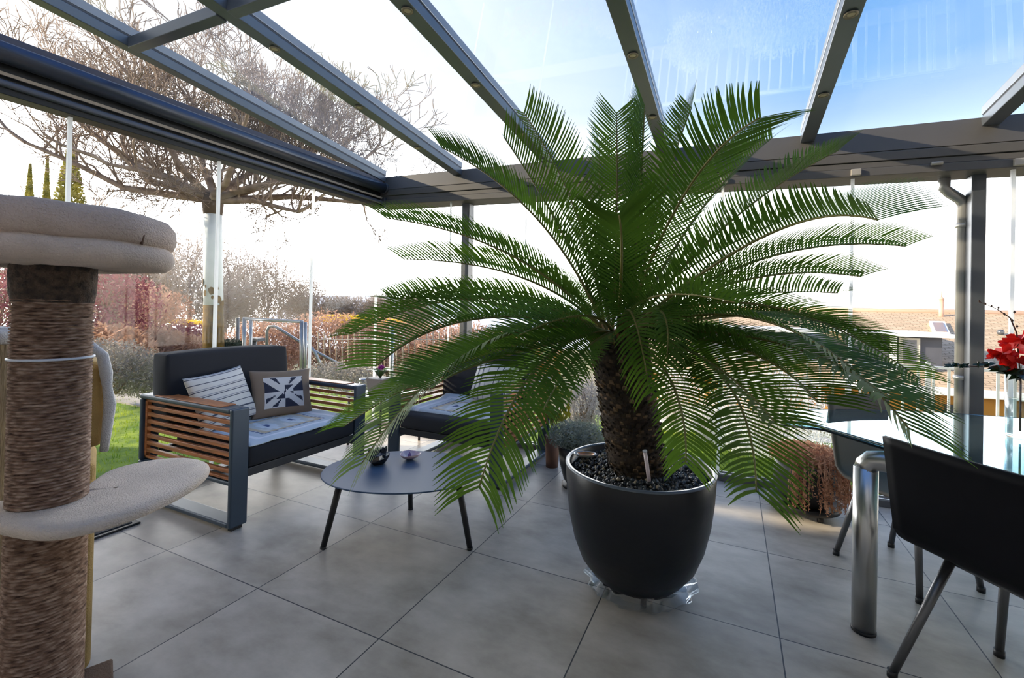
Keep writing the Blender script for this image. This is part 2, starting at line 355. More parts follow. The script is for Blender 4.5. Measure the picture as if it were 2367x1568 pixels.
# posts outside the far front
def post(x, y, w_, label, zb=-.4):
    t = thing('support_post', label, 'post', (x, y, zb)); b = MB()
    b.box((x - w_ / 2, y - .05, zb), (x + w_ / 2, y + .05, zbot(x) + .0)); b.build('post_profile', M_FRAME, t, bevel=.006)
    b = MB(); b.box((x - .08, y - .08, zb), (x + .08, y + .08, zb + .012)); b.build('foot_plate', M_FRAME, t); return t
post(.16, Y1 + .14, .09, 'dark square post outside the glass just left of the palm')
post(4.155, Y1 + .14, .075, 'dark square post outside the glass at the right, beside the downpipe')
t = thing('downpipe', 'grey rainwater downpipe with an elbow under the gutter beside the right post', 'pipe', (4.12, Y1 + .25, -.4))
b = MB(); zz = zbot(3.9)
b.tube([(4.0, Y1 + .17, zz + .02), (4.0, Y1 + .17, zz - .07), (4.03, Y1 + .175, zz - .10), (4.10, Y1 + .20, zz - .15), (4.115, Y1 + .21, zz - .19), (4.115, Y1 + .21, -.4)], .034, 16); b.build('pipe', mat('zinc_pipe', (.42, .40, .37), .35, .6), t)
for z in (1.95, .9):
    b = MB(); b.tube([(4.115, Y1 + .21, z - .015), (4.115, Y1 + .21, z + .015)], .040, 16); b.build('pipe_bracket', mat('zinc_band', (.6, .56, .5), .35, .6), t)

# ------------------------------------------------------------------ the house the winter garden leans on
M_PLASTER = mat('house_plaster', (.42, .39, .35), .9, var=.05, vs=2, bump=.2, bs=80)
lit = onz(1775, 1192); tt = (lit.y - Y0) / .45; ox, oz = lit.x - tt, .42 * tt     # slot added to the unseen wall, aimed to throw low sun on the floor
b = MB(); ya_ = Y0 - .10
for x0, x1, z0, z1 in ((-9.5, ox - .52, -.2, 5.3), (ox + .52, 9.5, -.2, 5.3), (ox - .52, ox + .52, -.2, oz - .10), (ox - .52, ox + .52, oz + .12, 5.3)): b.box((x0, ya_, z0), (x1, Y0, z1))
struct(b.build('wall_house', M_PLASTER))  # out-of-view wall, sized to keep the low sun off the floor
b = MB(); b.box((X1, Y0, -.07), (X1 + .2, Y1 + .05, 3.0)); struct(b.build('wall_right', M_PLASTER))

# ------------------------------------------------------------------ outside ground
def ground():
    b = MB(); nx, ny = 70, 60; vs = []
    for j in range(ny + 1):
        for i in range(nx + 1):
            x = -60 + 110 * i / nx; y = -20 + 110 * j / ny
            z = -.10
            d = max(0, y - 4.6); z -= min(d * .16, 6.0) + max(0, d - 40) * .02
            if x < -4: z += 0
            z += .05 * noise.noise(V((x * .6, y * .6, 0)))
            if -3 < x < 7 and y < 4.6: z = -.10
            vs.append((x, y, z))
    b.add(vs, [(j * (nx + 1) + i, j * (nx + 1) + i + 1, (j + 1) * (nx + 1) + i + 1, (j + 1) * (nx + 1) + i) for j in range(ny) for i in range(nx)], True)
    o = b.build('ground', mat('meadow_earth', (.12, .13, .035), .95, col2=(.26, .19, .09), vs=.6)); return struct(o)
ground()
b = MB(); b.box((-7, Y0 + .01, -.14), (6.2, 4.48, -.075)); tag(b.build('lawn', mat('lawn_grass', (.07, .16, .006), .9, col2=(.26, .36, .015), vs=7, bump=1., bs=90)), 'bright green lawn around the glass room', 'lawn', kind='stuff')
# grass blades near the panes
b = MB(); rr = random.Random(3)
for i in range(16000):
    if i % 2: x, y = rr.uniform(1.5, 4.6), rr.uniform(2.62, 4.4)
    else: x, y = rr.uniform(-5.5, -1.0), rr.uniform(-.5, 2.6)
    h = rr.uniform(.02, .055); a = rr.uniform(0, 6.28); dx, dy = math.cos(a) * .004, math.sin(a) * .004
    b.add([(x - dx, y - dy, -.076), (x + dx, y + dy, -.076), (x + rr.uniform(-.02, .02), y + rr.uniform(-.02, .02), -.076 + h)], [(0, 1, 2)])
tag(b.build('grass_blades', mat('grass_blade', (.10, .24, .01), .7, col2=(.42, .5, .03), vs=3, trans=.3)), 'short lawn grass blades outside the glass', 'grass', kind='stuff')
# paved path behind the lawn at left
b = MB(); b.box((-9, 1.9, -.075), (-2.2, 3.0, -.055)); tag(b.build('garden_path', mat('path_stone', (.33, .31, .29), .9, var=.2, vs=3)), 'grey paved garden path beyond the lawn behind the sofa', 'path')

# ------------------------------------------------------------------ vegetation
def leafcloud(mb, c, rad, n, size, rr, shell=.35, zmin=None, elong=1.6):
    c = V(c); rad = V(rad)
    for _ in range(n):
        d = V((rr.gauss(0, 1), rr.gauss(0, 1), rr.gauss(0, 1))).normalized()
        q = rr.uniform(shell, 1) ** .6
        p = c + V((d.x * rad.x, d.y * rad.y, d.z * rad.z)) * q
        p += V((rr.gauss(0, 1), rr.gauss(0, 1), rr.gauss(0, 1))) * min(rad) * .06
        if zmin is not None and p.z < zmin: p.z = zmin + rr.random() * .05
        a = V((rr.gauss(0, 1), rr.gauss(0, 1), rr.gauss(0, 1))).normalized(); bb = a.orthogonal().normalized()
        s_ = size * rr.uniform(.5, 1.2)
        mb.add([p - a * s_ * elong, p + bb * s_ * .5, p + a * s_ * elong, p - bb * s_ * .5], [(0, 1, 2, 3)])
def twigs(mb, p, d, L_, r, depth, rr, spread=.5, up=.15, nb=3, n=4, minr=.004):
    pts = [V(p)]; d = V(d).normalized(); seg = 4
    for i in range(seg):
        d = (d + V((rr.gauss(0, 1), rr.gauss(0, 1), rr.gauss(0, 1))) * .13 + V((0, 0, up * .3))).normalized()
        pts.append(pts[-1] + d * L_ / seg)
    rs = [max(minr, r * (1 - .42 * i / seg)) for i in range(seg + 1)]
    mb.tube(pts, rs, n if r > .02 else 3, cap=False)
    if depth <= 0: return
    for k_ in range(nb):
        i = rr.choice([2, 3, 4, 4]) if k_ else 4
        dd = (d + V((rr.gauss(0, 1), rr.gauss(0, 1), rr.gauss(0, 1))) * spread + V((0, 0, up))).normalized()
        twigs(mb, pts[i], dd, L_ * rr.uniform(.6, .85), rs[i] * .62, depth - 1, rr, spread, up, nb, n, minr)

# big pollarded plane tree
tr = random.Random(21)
TB = at(495, 830, 8.6); TB.z = -.15; FK = at(492, 468, 8.6)
M_BARK = mat('plane_bark', (.15, .10, .07), .9, col2=(.33, .25, .19), vs=5, bump=.5, bs=20)
t = thing('plane_tree', 'large bare pollarded tree with a white-painted upper trunk left of the sofa', 'tree', tuple(TB))
b = MB(); h = FK.z - TB.z
M_MOSS = mat('mossy_bark', (.055, .03, .002), .95, col2=(.15, .085, .006), vs=14, bump=.8, bs=30)
b.tube([TB, TB + V((0, 0, .25)), TB + (FK - TB) * .25, TB + (FK - TB) * .42], [.24, .185, .17, .16], 18); b.build('lower_trunk', M_MOSS, t)
b = MB(); b.tube([TB + (FK - TB) * .42, TB + (FK - TB) * .75, TB + (FK - TB) * .93], [.161, .155, .15], 18); b.build('painted_trunk', mat('pale_bark', (.50, .55, .56), .8, col2=(.62, .66, .68), vs=3), t)
for k_ in range(16):
    b = MB(); a = tr.uniform(-2.6, .6); f = .42 + abs(tr.gauss(0, .05)); p = TB + (FK - TB) * f + V((math.cos(a), math.sin(a), 0)) * .158; n_ = V((math.cos(a), math.sin(a), 0)); tq = V((-n_.y, n_.x, 0)); s_ = tr.uniform(.02, .06)
    b.add([p + n_ * .012 + tq * math.cos(q_) * s_ * tr.uniform(.7, 1.2) + V((0, 0, math.sin(q_) * s_ * 1.4)) for q_ in [i * PI / 3.5 for i in range(7)]], [tuple(range(7))]); b.build('moss_patch', M_MOSS, t)
b = MB(); b.tube([TB + (FK - TB) * .93, FK + V((0, 0, .15))], [.155, .19], 18); b.build('trunk_head', mat('dark_bark', (.10, .07, .05), .9), t)
# horizontal pollarded limbs with upright switches
lim = [((430, 455), 1.2, (.0)), ((330, 395), .5, 0), ((200, 300), -.6, 0), ((60, 330), -.9, 0), ((600, 395), .6, 0), ((700, 425), -.3, 0), ((640, 300), 1.4, 0), ((560, 300), -1.4, 0), ((450, 250), .2, 0), ((330, 220), -1.0, 0), ((740, 330), .9, 0), ((120, 230), .7, 0), ((840, 470), .3, 0), ((690, 490), -.5, 0), ((250, 380), -1.2, 0), ((800, 400), -.8, 0)]
for (uv, dz, _) in lim:
    E_ = at(uv[0], uv[1], 8.6 + dz)
    b = MB(); mid = (FK * .5 + E_ * .5) + V((0, 0, .12 if uv[1] > 350 else -.25))
    s0 = FK + V((0, 0, .05)); pts = [s0, s0 * .6 + mid * .4 + V((tr.gauss(0, .05), tr.gauss(0, .05), 0)), mid, mid * .5 + E_ * .5 + V((0, 0, tr.gauss(0, .08))), E_]
    b.tube(pts, [.085, .07, .055, .042, .028], 7, cap=False)
    for j in range(11):
        f = tr.uniform(.3, 1.0); i = min(3, int(f * 4)); p = pts[i].lerp(pts[i + 1], f * 4 - i)
        dr = (V((tr.gauss(0, .55), tr.gauss(0, .55), 1.0)) + (E_ - FK).normalized() * .5).normalized()
        if tr.random() < .22: dr.z = -.25
        twigs(b, p, dr, tr.uniform(.45, .8) if dr.z > 0 else .35, .022, 4, tr, .45, .10, 3, 4, .0055)
    twigs(b, E_, (E_ - FK).normalized() + V((0, 0, .35)), .8, .035, 4, tr, .5, .12, 3, 4, .0052)
    b.build('limb', M_BARK, t)

def bush(name, label, cat, c, rad, n, size, m, seed, group=None, zmin=None, stems=10, shell=.25, twig=0, tm=None):
    rr = random.Random(seed); c = V(c); base = V((c.x, c.y, c.z - rad[2]))
    t = thing(name, label, cat, tuple(base), group=group)
    if name == 'forsythia': base.z -= 1.2
    b = MB(); leafcloud(b, c, rad, n, size, rr, shell, zmin); b.build('foliage', m, t)
    b = MB()
    for _ in range(stems):
        e_ = c + V((rr.uniform(-.7, .7) * rad[0], rr.uniform(-.7, .7) * rad[1], rr.uniform(0, .8) * rad[2]))
        if twig: twigs(b, base, (e_ - base), (e_ - base).length * .6, .02, twig, rr, .5, .1, 3, 4, .004)
        else: b.tube([base, base.lerp(e_, .5) + V((rr.gauss(0, .03), rr.gauss(0, .03), 0)), e_], [.012, .008, .003], 4, cap=False)
    b.build('stems', tm or M_BARK, t); return t
M_BEECH = mat('dry_beech_leaf', (.30, .16, .10), .8, col2=(.60, .40, .30), vs=2.2, trans=.35)
M_RED = mat('dark_red_leaf', (.16, .03, .05), .7, col2=(.45, .22, .22), vs=2, trans=.3)
M_GREYL = mat('grey_lavender', (.17, .16, .15), .9, col2=(.40, .37, .34), vs=5, trans=.2)
M_HAZE = mat('winter_twigs', (.26, .19, .13), .9, col2=(.38, .30, .23), vs=.6, trans=.2)
M_YEL = mat('forsythia_yellow', (.75, .48, .02), .7, col2=(.9, .68, .06), vs=6, trans=.3)
def P(u, v, t_): return tuple(at(u, v, t_))
# lavender behind the sofa
for i, (u, v, d_, r_) in enumerate(((270, 850, 5.2, .42), (335, 868, 5.6, .38), (205, 835, 6.0, .45))):
    bush('lavender_bush', ['grey lavender bush between the cat tree and the sofa', 'grey lavender bush touching the sofa backrest in view', 'grey lavender bush partly hidden by the sisal post'][i], 'bush', P(u, v, d_), (r_, r_, r_ * .72), 5200, .014, M_GREYL, 30 + i, zmin=-.15)
# red leaved shrubs
for i, (u, v, d_, rad) in enumerate(((250, 700, 9.5, (1.0, .9, .85)), (340, 725, 11, (1.1, .9, .75)), (-20, 690, 9, (1.2, 1, .9)), (420, 790, 11, (.8, .7, .45)))):
    bush('copper_shrub', ['dark red leaved shrub right beside the sisal post', 'copper shrub in the middle between post and tree trunk', 'copper shrub at the left edge behind the scratching post', 'low copper shrub at the foot of the big tree'][i], 'shrub', P(u, v, d_), rad, 3300, .035, M_RED if i != 1 else M_BEECH, 40 + i, stems=14, twig=2)
# beech hedge slopes
hs = [(240, 800, 8.5, (1.5, .5, .42)), (370, 805, 9.5, (1.4, .5, .40)), (620, 800, 12.5, (1.7, .8, .75)), (760, 790, 13, (1.8, .8, .9)), (900, 800, 13, (1.8, .8, .9)), (1050, 815, 12, (1.5, .8, .9)), (1190, 830, 12, (1.4, .8, .8)), (470, 820, 10.5, (1.0, .5, .42))]
hl = ['nearest dry beech hedge section by the cat tree', 'dry beech hedge section behind the sofa back', 'orange beech hedge seen through the garden gate', 'orange beech hedge just right of the garden gate', 'orange beech hedge behind the mesh fence post', 'beech hedge behind the left fronds of the palm', 'beech hedge behind the second lounge seat', 'low beech hedge at the base of the big tree']
for i, (u, v, d_, rad) in enumerate(hs):
    bush('beech_hedge', hl[i], 'hedge', P(u, v, d_), rad, 5200, .04, M_BEECH, 60 + i, stems=16, twig=1)
# yellow flowering strip
for i, (u, v, d_, rad) in enumerate(((290, 763, 14, (1.7, .4, .10)), (400, 772, 14, (1.2, .4, .08)), (800, 738, 17, (1.5, .4, .16)), (880, 745, 17, (1.2, .4, .14)), (430, 745, 18, (1.2, .4, .08)))):
    bush('forsythia', ['yellow blossom strip right of the sisal post', 'yellow blossom strip near the tree trunk', 'yellow blossom right of the garden gate', 'yellow blossom behind the tip of the left frond', 'thin yellow blossom just left of the trunk'][i], 'shrub', P(u, v, d_), rad, 1500, .045, M_YEL, 80 + i, stems=4)
# wintry trees far off
M_TW = mat('pale_twigs', (.34, .27, .22), .9, col2=(.48, .42, .37), vs=1)  # far trees get pale colours that carry the distance haze
ft = [(250, 640, 30, 4.2), (360, 660, 32, 4.0), (440, 655, 34, 4.2), (560, 680, 36, 3.4), (620, 685, 38, 3.6), (700, 705, 40, 2.6), (160, 640, 26, 4.2), (-40, 620, 26, 4.4), (790, 725, 42, 2.0), (960, 730, 42, 1.8), (870, 728, 40, 1.8), (330, 690, 22, 1.9), (520, 715, 30, 2.0)]
fl = ['second from left', 'third from left', 'just left of the big trunk', 'just right of the big trunk', 'above the garden gate', 'low one above the right gate post', 'mostly behind the sisal post', 'at the left edge', 'small one beyond the frond tips', 'small one behind the palm fronds', 'small one above the fence post', 'short one in front of the woodland', 'short one right behind the trunk']
for i, (u, v, d_, r_) in enumerate(ft):
    rr = random.Random(100 + i); c = at(u, v, d_); base = V((c.x, c.y, c.z - r_ * 1.3))
    t = thing('winter_tree', 'hazy leafless tree in the far woodland, ' + fl[i], 'tree', tuple(base))
    b = MB(); b.tube([base, c - V((0, 0, r_ * .3))], [.2, .12], 6); b.build('trunk', M_TW, t)
    b = MB()
    for j in range(9): twigs(b, base.lerp(c, rr.uniform(.3, .9)), V((rr.gauss(0, .6), rr.gauss(0, .6), 1)), r_ * .62, .09, 4, rr, .5, .12, 3, 3, .012)
    b.build('branches', M_TW, t)
    b = MB(); leafcloud(b, c + V((0, 0, 0)), (r_, r_, r_ * .9), 6500, .06, rr, .1, elong=2.6); b.build('fine_twigs', M_HAZE, t)
# conifers at upper left
for i, (u, v0, v1, d_, r_) in enumerate(((165, 320, 440, 16, .75), (70, 380, 430, 20, .7), (110, 360, 430, 21, .5))):
    rr = random.Random(130 + i); top = at(u, v0, d_); z0 = -.3
    t = thing('conifer', ['dense green column conifer above the cat bed', 'small pointed conifer at the left above the cat bed', 'small pointed conifer right of its twin above the cat bed'][i], 'tree', (top.x, top.y, z0))
    b = MB(); b.tube([(top.x, top.y, z0), tuple(top)], [.14, .03], 6); b.build('trunk', M_BARK, t)
    b = MB(); H_ = top.z - z0
    for _ in range(7000):
        f = rr.random() ** .7; rad = r_ * (1 - f ** 2.2 if i == 0 else 1 - f) * rr.uniform(.5, 1); a = rr.uniform(0, 6.28)
        p = V((top.x + math.cos(a) * rad, top.y + math.sin(a) * rad, z0 + f * H_)); s_ = .07
        d1 = V((rr.gauss(0, 1), rr.gauss(0, 1), rr.gauss(0, 1))).normalized(); d2 = d1.orthogonal().normalized()
        b.add([p - d1 * s_, p + d2 * s_ * .4, p + d1 * s_, p - d2 * s_ * .4], [(0, 1, 2, 3)])
    b.build('needles', mat('conifer_green', (.10, .10, .012), .8, col2=(.32, .27, .04), vs=2, trans=.2), t)
# distant hill
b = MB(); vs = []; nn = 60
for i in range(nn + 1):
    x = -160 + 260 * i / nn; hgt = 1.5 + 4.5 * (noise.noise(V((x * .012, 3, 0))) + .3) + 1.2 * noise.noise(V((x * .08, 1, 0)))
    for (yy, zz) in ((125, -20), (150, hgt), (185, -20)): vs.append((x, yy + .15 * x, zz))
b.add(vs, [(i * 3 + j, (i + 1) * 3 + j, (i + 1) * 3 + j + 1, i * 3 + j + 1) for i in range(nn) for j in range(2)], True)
struct(b.build('hills', mat('far_hills', (.62, .66, .74), 1., spec=0)))  # distance haze is put into this pale blue-grey base colour

# ------------------------------------------------------------------ garden gate, handrail, fence
M_GALV = mat('galvanised', (.34, .35, .36), .4, .6)
def gp(u, v, d_=8.6): return at(u, v, d_)
t = thing('garden_gate', 'grey metal gate frame standing on the slope behind the sofa', 'gate', tuple(gp(575, 870)))
b = MB(); b.tube([gp(565, 735), gp(563, 870)], .035, 8); b.tube([gp(580, 735), gp(578, 870)], .03, 8); b.build('gate_post', M_GALV, t)
b = MB(); b.tube([gp(697, 742), gp(697, 900)], .035, 8); b.tube([gp(706, 745), gp(706, 900)], .03, 8); b.build('gate_post', M_GALV, t)
b = MB(); b.tube([gp(562, 737), gp(700, 744)], .03, 8); b.build('top_bar', M_GALV, t)
t = thing('handrail', 'bent grey handrail sloping down beyond the garden gate', 'handrail', tuple(gp(617, 860, 9.2)))
b = MB(); b.tube([gp(616, 870, 9.2), gp(617, 765, 9.2), gp(622, 755, 9.2), gp(634, 754, 9.2), gp(645, 760, 9.2), gp(728, 812, 9.2), gp(790, 845, 9.2)], .028, 8); b.build('rail_tube', M_GALV, t)
t = thing('handrail', 'thin diagonal brace leading down right of the gate post', 'handrail', tuple(gp(700, 780, 8.8)))
b = MB(); b.tube([gp(700, 780, 8.8), gp(728, 815, 8.8), gp(760, 880, 8.8)], .028, 8); b.build('rail_tube', M_GALV, t)
t = thing('letter_box', 'small dark box on a post seen through the gate', 'box', tuple(gp(588, 870, 9))); b = MB(); c = gp(594, 785, 9)
b.box((c.x - .13, c.y - .08, c.z - .03), (c.x + .13, c.y + .08, c.z + .03)); b.tube([c + V((-.1, 0, 0)), gp(584, 870, 9)], .06, 6); b.build('box', mat('slate_box', (.10, .11, .13), .5), t)
t = thing('fence_post', 'dark grey post left of the gate, right of the trunk', 'post', tuple(gp(550, 870, 9))); b = MB(); b.tube([gp(549, 735, 9), gp(549, 880, 9)], .035, 8); b.build('post', M_FRAME, t)
t = thing('mesh_fence', 'thin stake fence with a tall grey post in front of the orange hedge', 'fence', tuple(gp(905, 900, 7)))
b = MB(); b.tube([gp(906, 755, 7), gp(904, 960, 7)], .033, 8); b.build('fence_post', M_GALV, t)
fr = random.Random(5)
for u in range(735, 1240, 14):
    if 895 < u < 915: continue
    b = MB(); d_ = 9.5 - (u - 735) * .004; b.tube([gp(u, 765 + fr.uniform(-6, 6), d_), gp(u, 880, d_)], .011, 5); b.build('stake', mat('stake_tan', (.42, .33, .23), .8), t)
b = MB(); b.tube([gp(735, 785, 9.5), gp(1235, 785, 7.5)], .008, 5); b.tube([gp(735, 850, 9.5), gp(1235, 850, 7.5)], .008, 5); b.build('wire', M_GALV, t)
# low evergreen by the fence
bush('juniper', 'low dark evergreen right of the trunk base', 'shrub', P(535, 800, 8.9), (.22, .2, .16), 1500, .02, mat('juniper_green', (.05, .07, .05), .8), 140)
bush('lavender_bush', 'pale lavender tufts behind the right sofa arm', 'bush', P(790, 875, 6.2), (.75, .4, .22), 5200, .014, M_GREYL, 141, zmin=-.2)

# ------------------------------------------------------------------ balustrade outside right
M_RAILW = mat('white_rail', (.92, .87, .76), .5)
t = thing('balustrade', 'pale metal balustrade with upright bars outside the far glass', 'railing', (2.2, 4.6, -.2))
YR = 4.55
def rz(x): return .80 - .0 * x
b = MB(); b.box((1.2, YR - .02, .79), (6.5, YR + .02, .815)); b.build('handrail', M_RAILW, t)
x = 1.25
while x < 6.4:
    b = MB(); b.box((x - .010, YR - .008, -.25), (x + .010, YR + .008, .79)); b.build('bar', M_RAILW, t); x += .122
for x in (2.7, 4.5, 6.3):
    b = MB(); b.box((x - .018, YR - .018, -.25), (x + .018, YR + .018, .86)); b.build('rail_post', M_RAILW, t)
b = MB(); b.box((1.2, YR - .015, -.2), (6.5, YR + .015, -.17)); b.build('lower_rail', M_RAILW, t)
b = MB(); b.box((-3, 4.50, -3.0), (7.2, 4.75, -.08)); struct(b.build('wall_retaining', mat('retaining_wall', (.45, .42, .38), .9)))

# ------------------------------------------------------------------ house opposite
def tiles_mat(name, c1, c2):
    m = bpy.data.materials.new(name); m.use_nodes = True; t = m.node_tree; n = t.nodes; bs = n['Principled BSDF']; bs.inputs['Roughness'].default_value = .8
    tcn = n.new('ShaderNodeTexCoord'); br = n.new('ShaderNodeTexBrick'); mp = n.new('ShaderNodeMapping'); mp.inputs['Scale'].default_value = (1, 1, 1)
    t.links.new(tcn.outputs['Object'], mp.inputs[0]); t.links.new(mp.outputs[0], br.inputs['Vector'])
    br.inputs['Scale'].default_value = 1.9; br.inputs['Color1'].default_value = (*c1, 1); br.inputs['Color2'].default_value = (*c2, 1); br.inputs['Mortar'].default_value = (c1[0] * .55, c1[1] * .55, c1[2] * .5, 1)
    br.inputs['Mortar Size'].default_value = .025; t.links.new(br.outputs[0], bs.inputs['Base Color']); return m
hroot = thing('neighbour_house', 'tile-roofed house opposite with ochre wall and grey dormer, seen past the balustrade', 'house', (7, 14, -3))
ER = (13.5, -.42); RG = (20., 1.50); SL = (RG[1] - ER[1]) / (RG[0] - ER[0])
b = MB(); b.hexa([(-.5, ER[0], ER[1] - .12), (17, ER[0], ER[1] - .12), (17, RG[0], RG[1] - .12), (-.5, RG[0], RG[1] - .12)], [(-.5, ER[0], ER[1]), (17, ER[0], ER[1]), (17, RG[0], RG[1]), (-.5, RG[0], RG[1])])
b.hexa([(-.5, RG[0], RG[1] - .12), (17, RG[0], RG[1] - .12), (17, 26, -.5), (-.5, 26, -.5)], [(-.5, RG[0], RG[1]), (17, RG[0], RG[1]), (17, 26, -.38), (-.5, 26, -.38)])
b.build('roof', tiles_mat('brown_roof_tiles', (.46, .33, .21), (.54, .40, .27)), hroot)
b = MB(); b.tube([(-.5, RG[0], RG[1] + .02), (17, RG[0], RG[1] + .02)], .10, 8); b.build('ridge', mat('ridge_tile', (.50, .32, .22), .8), hroot)
b = MB(); b.box((-.5, ER[0] - .15, ER[1] - .22), (17, ER[0] - .02, ER[1] - .02)); b.build('eave_gutter', M_WHITE, hroot, bevel=.03)
b = MB(); b.box((0, ER[0] + .5, -4), (16.5, ER[0] + .8, ER[1] - .15)); b.build('wall', mat('ochre_plaster', (.50, .24, .04), .9, var=.08, vs=1), hroot)
b = MB(); q = ony(2200, 935, ER[0] + .5); b.box((q.x - .15, ER[0] + .42, q.z - .5), (q.x + .35, ER[0] + .5, q.z)); b.build('window', mat('dark_pane', (.07, .07, .09), .2), hroot)
t2 = hroot
def onroof(u, v):
    s_ = (RG[1] - ER[1]) / (RG[0] - ER[0]); d = ray(u, v)
    tt = (ER[1] + s_ * (CAMC.y - ER[0]) - CAMC.z) / (d.z - s_ * d.y); return CAMC + d * tt
def dormer(u0, u1, label=None):
    y = onroof(2100, 856).y; zt = ony(2100, 778, y).z; x0 = ony(u0, 800, y).x; x1 = ony(u1, 800, y).x
    b = MB(); b.box((x0, y, -.42), (x1, y + (zt - ER[1] - (y - ER[0]) * SL) / SL + .3, zt)); d = b.build('dormer', mat('shaded_dormer', (.065, .068, .085), .7, var=.1, vs=3), hroot)  # dormer base colour is darkened to hold the shade on its front
    b = MB(); b.box((x0 - .25, y - .3, zt), (x1 + .40, y + (zt - ER[1] - (y - ER[0]) * SL) / SL + .3, zt + .08)); b.build('dormer_roof', M_WHITE, d)
    q0 = ony(2085, 785, y); q1 = ony(2116, 846, y)
    if u1 > 2100:
        b = MB(); b.box((q0.x - .08, y - .06, q1.z), (q1.x + .08, y - .02, q0.z + .05)); f_ = b.build('window_frame', mat('cream_frame', (.55, .50, .42), .6), d)
        b = MB(); b.box((q0.x, y - .08, q1.z + .05), (q1.x, y - .06, q0.z)); b.build('pane', mat('dark_pane', (.07, .07, .09), .2), d)
        b = MB(); b.box((q0.x - .28, y - .12, -.35), (q0.x - .14, y - .04, zt)); b.build('corner_board', M_WHITE, d)
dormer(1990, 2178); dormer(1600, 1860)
def quadslab(mb, ps, th):
    ps = [V(p) for p in ps]; mb.hexa(ps, [p + V((0, -.2, 1)).normalized() * th for p in ps])
b = MB(); ps = [onroof(2158, 778), onroof(2197, 780), onroof(2183, 749), onroof(2147, 748)]; quadslab(b, ps, .09); s_ = b.build('skylight', M_WHITE, hroot)
cc = sum((p for p in ps), V()) / 4; b = MB(); quadslab(b, [cc + (p - cc) * .68 + V((0, -.02, .08)) for p in ps], .03); b.build('skylight_pane', mat('roof_pane', (.28, .22, .2), .3), s_)
q = ony(2176, 718, 19.5); b = MB(); b.tube([(q.x, 19.5, 1.1), (q.x, 19.5, 1.95)], .075, 8); b.tube([(q.x, 19.5, 1.95), (q.x, 19.5, 2.06)], [.10, .03], 8); b.tube([(q.x, 19.5, 2.06), (q.x, 19.5, 2.25)], .015, 5); b.build('chimney_pipe', mat('copper_pipe', (.45, .28, .2), .5), hroot)
# satellite-like dark ball vent on the roof
q = onroof(2313, 775); b = MB(); b.lathe([(.001, 0), (.07, .02), (.09, .1), (.06, .16), (.001, .18)], 12, q); b.build('roof_vent', M_FRAME, hroot)

# ------------------------------------------------------------------ sparkling silver bushes outside
M_SPARK = mat('silver_seed_heads', (.90, .89, .88), .2, .0, col2=(.98, .97, .96), vs=9, trans=.5, spec=1.0)
def sparkbush(label, c, rad, n, seed, sz=.011):
    rr = random.Random(seed); t = thing('ornamental_bush', label, 'bush', (c[0], c[1], -.08))
    b = MB(); leafcloud(b, c, rad, n, sz, rr, .5, zmin=-.05, elong=1.2); b.build('seed_heads', M_SPARK, t)
    b = MB()
    for _ in range(150):
        a = rr.uniform(0, 6.28); el = rr.uniform(.15, 1.45); e_ = V((c[0] + math.cos(a) * math.cos(el) * rad[0] * .95, c[1] + math.sin(a) * math.cos(el) * rad[1] * .95, c[2] + math.sin(el) * rad[2] * .95))
        b.tube([(c[0], c[1], -.08), V((c[0], c[1], -.08)).lerp(e_, .5) + V((0, 0, .08)), e_], [.004, .003, .002], 3, cap=False)
    b.build('stems', mat('pale_stem', (.5, .47, .42), .6), t)
c = at(1775, 960, 4.6); sparkbush('large round sparkling silvery bush on the lawn behind the glass', (c.x, c.y, .22), (.62, .5, .56), 15000, 200)
c = at(1635, 965, 4.9); sparkbush('small bright white round bush left of the large sparkling one', (c.x, c.y, .10), (.15, .15, .17), 2600, 201)
c = at(1560, 950, 5.3); sparkbush('pale sparkling bush right behind the palm trunk', (c.x, c.y, .22), (.36, .3, .40), 5000, 202)
bush('heather_bush', 'grey feathery bush outside just left of the palm trunk', 'bush', tuple(at(1345, 935, 4.9)), (.26, .25, .36), 7000, .010, mat('heather_grey', (.36, .33, .31), .9, col2=(.60, .55, .53), vs=6, trans=.3), 210, stems=20)

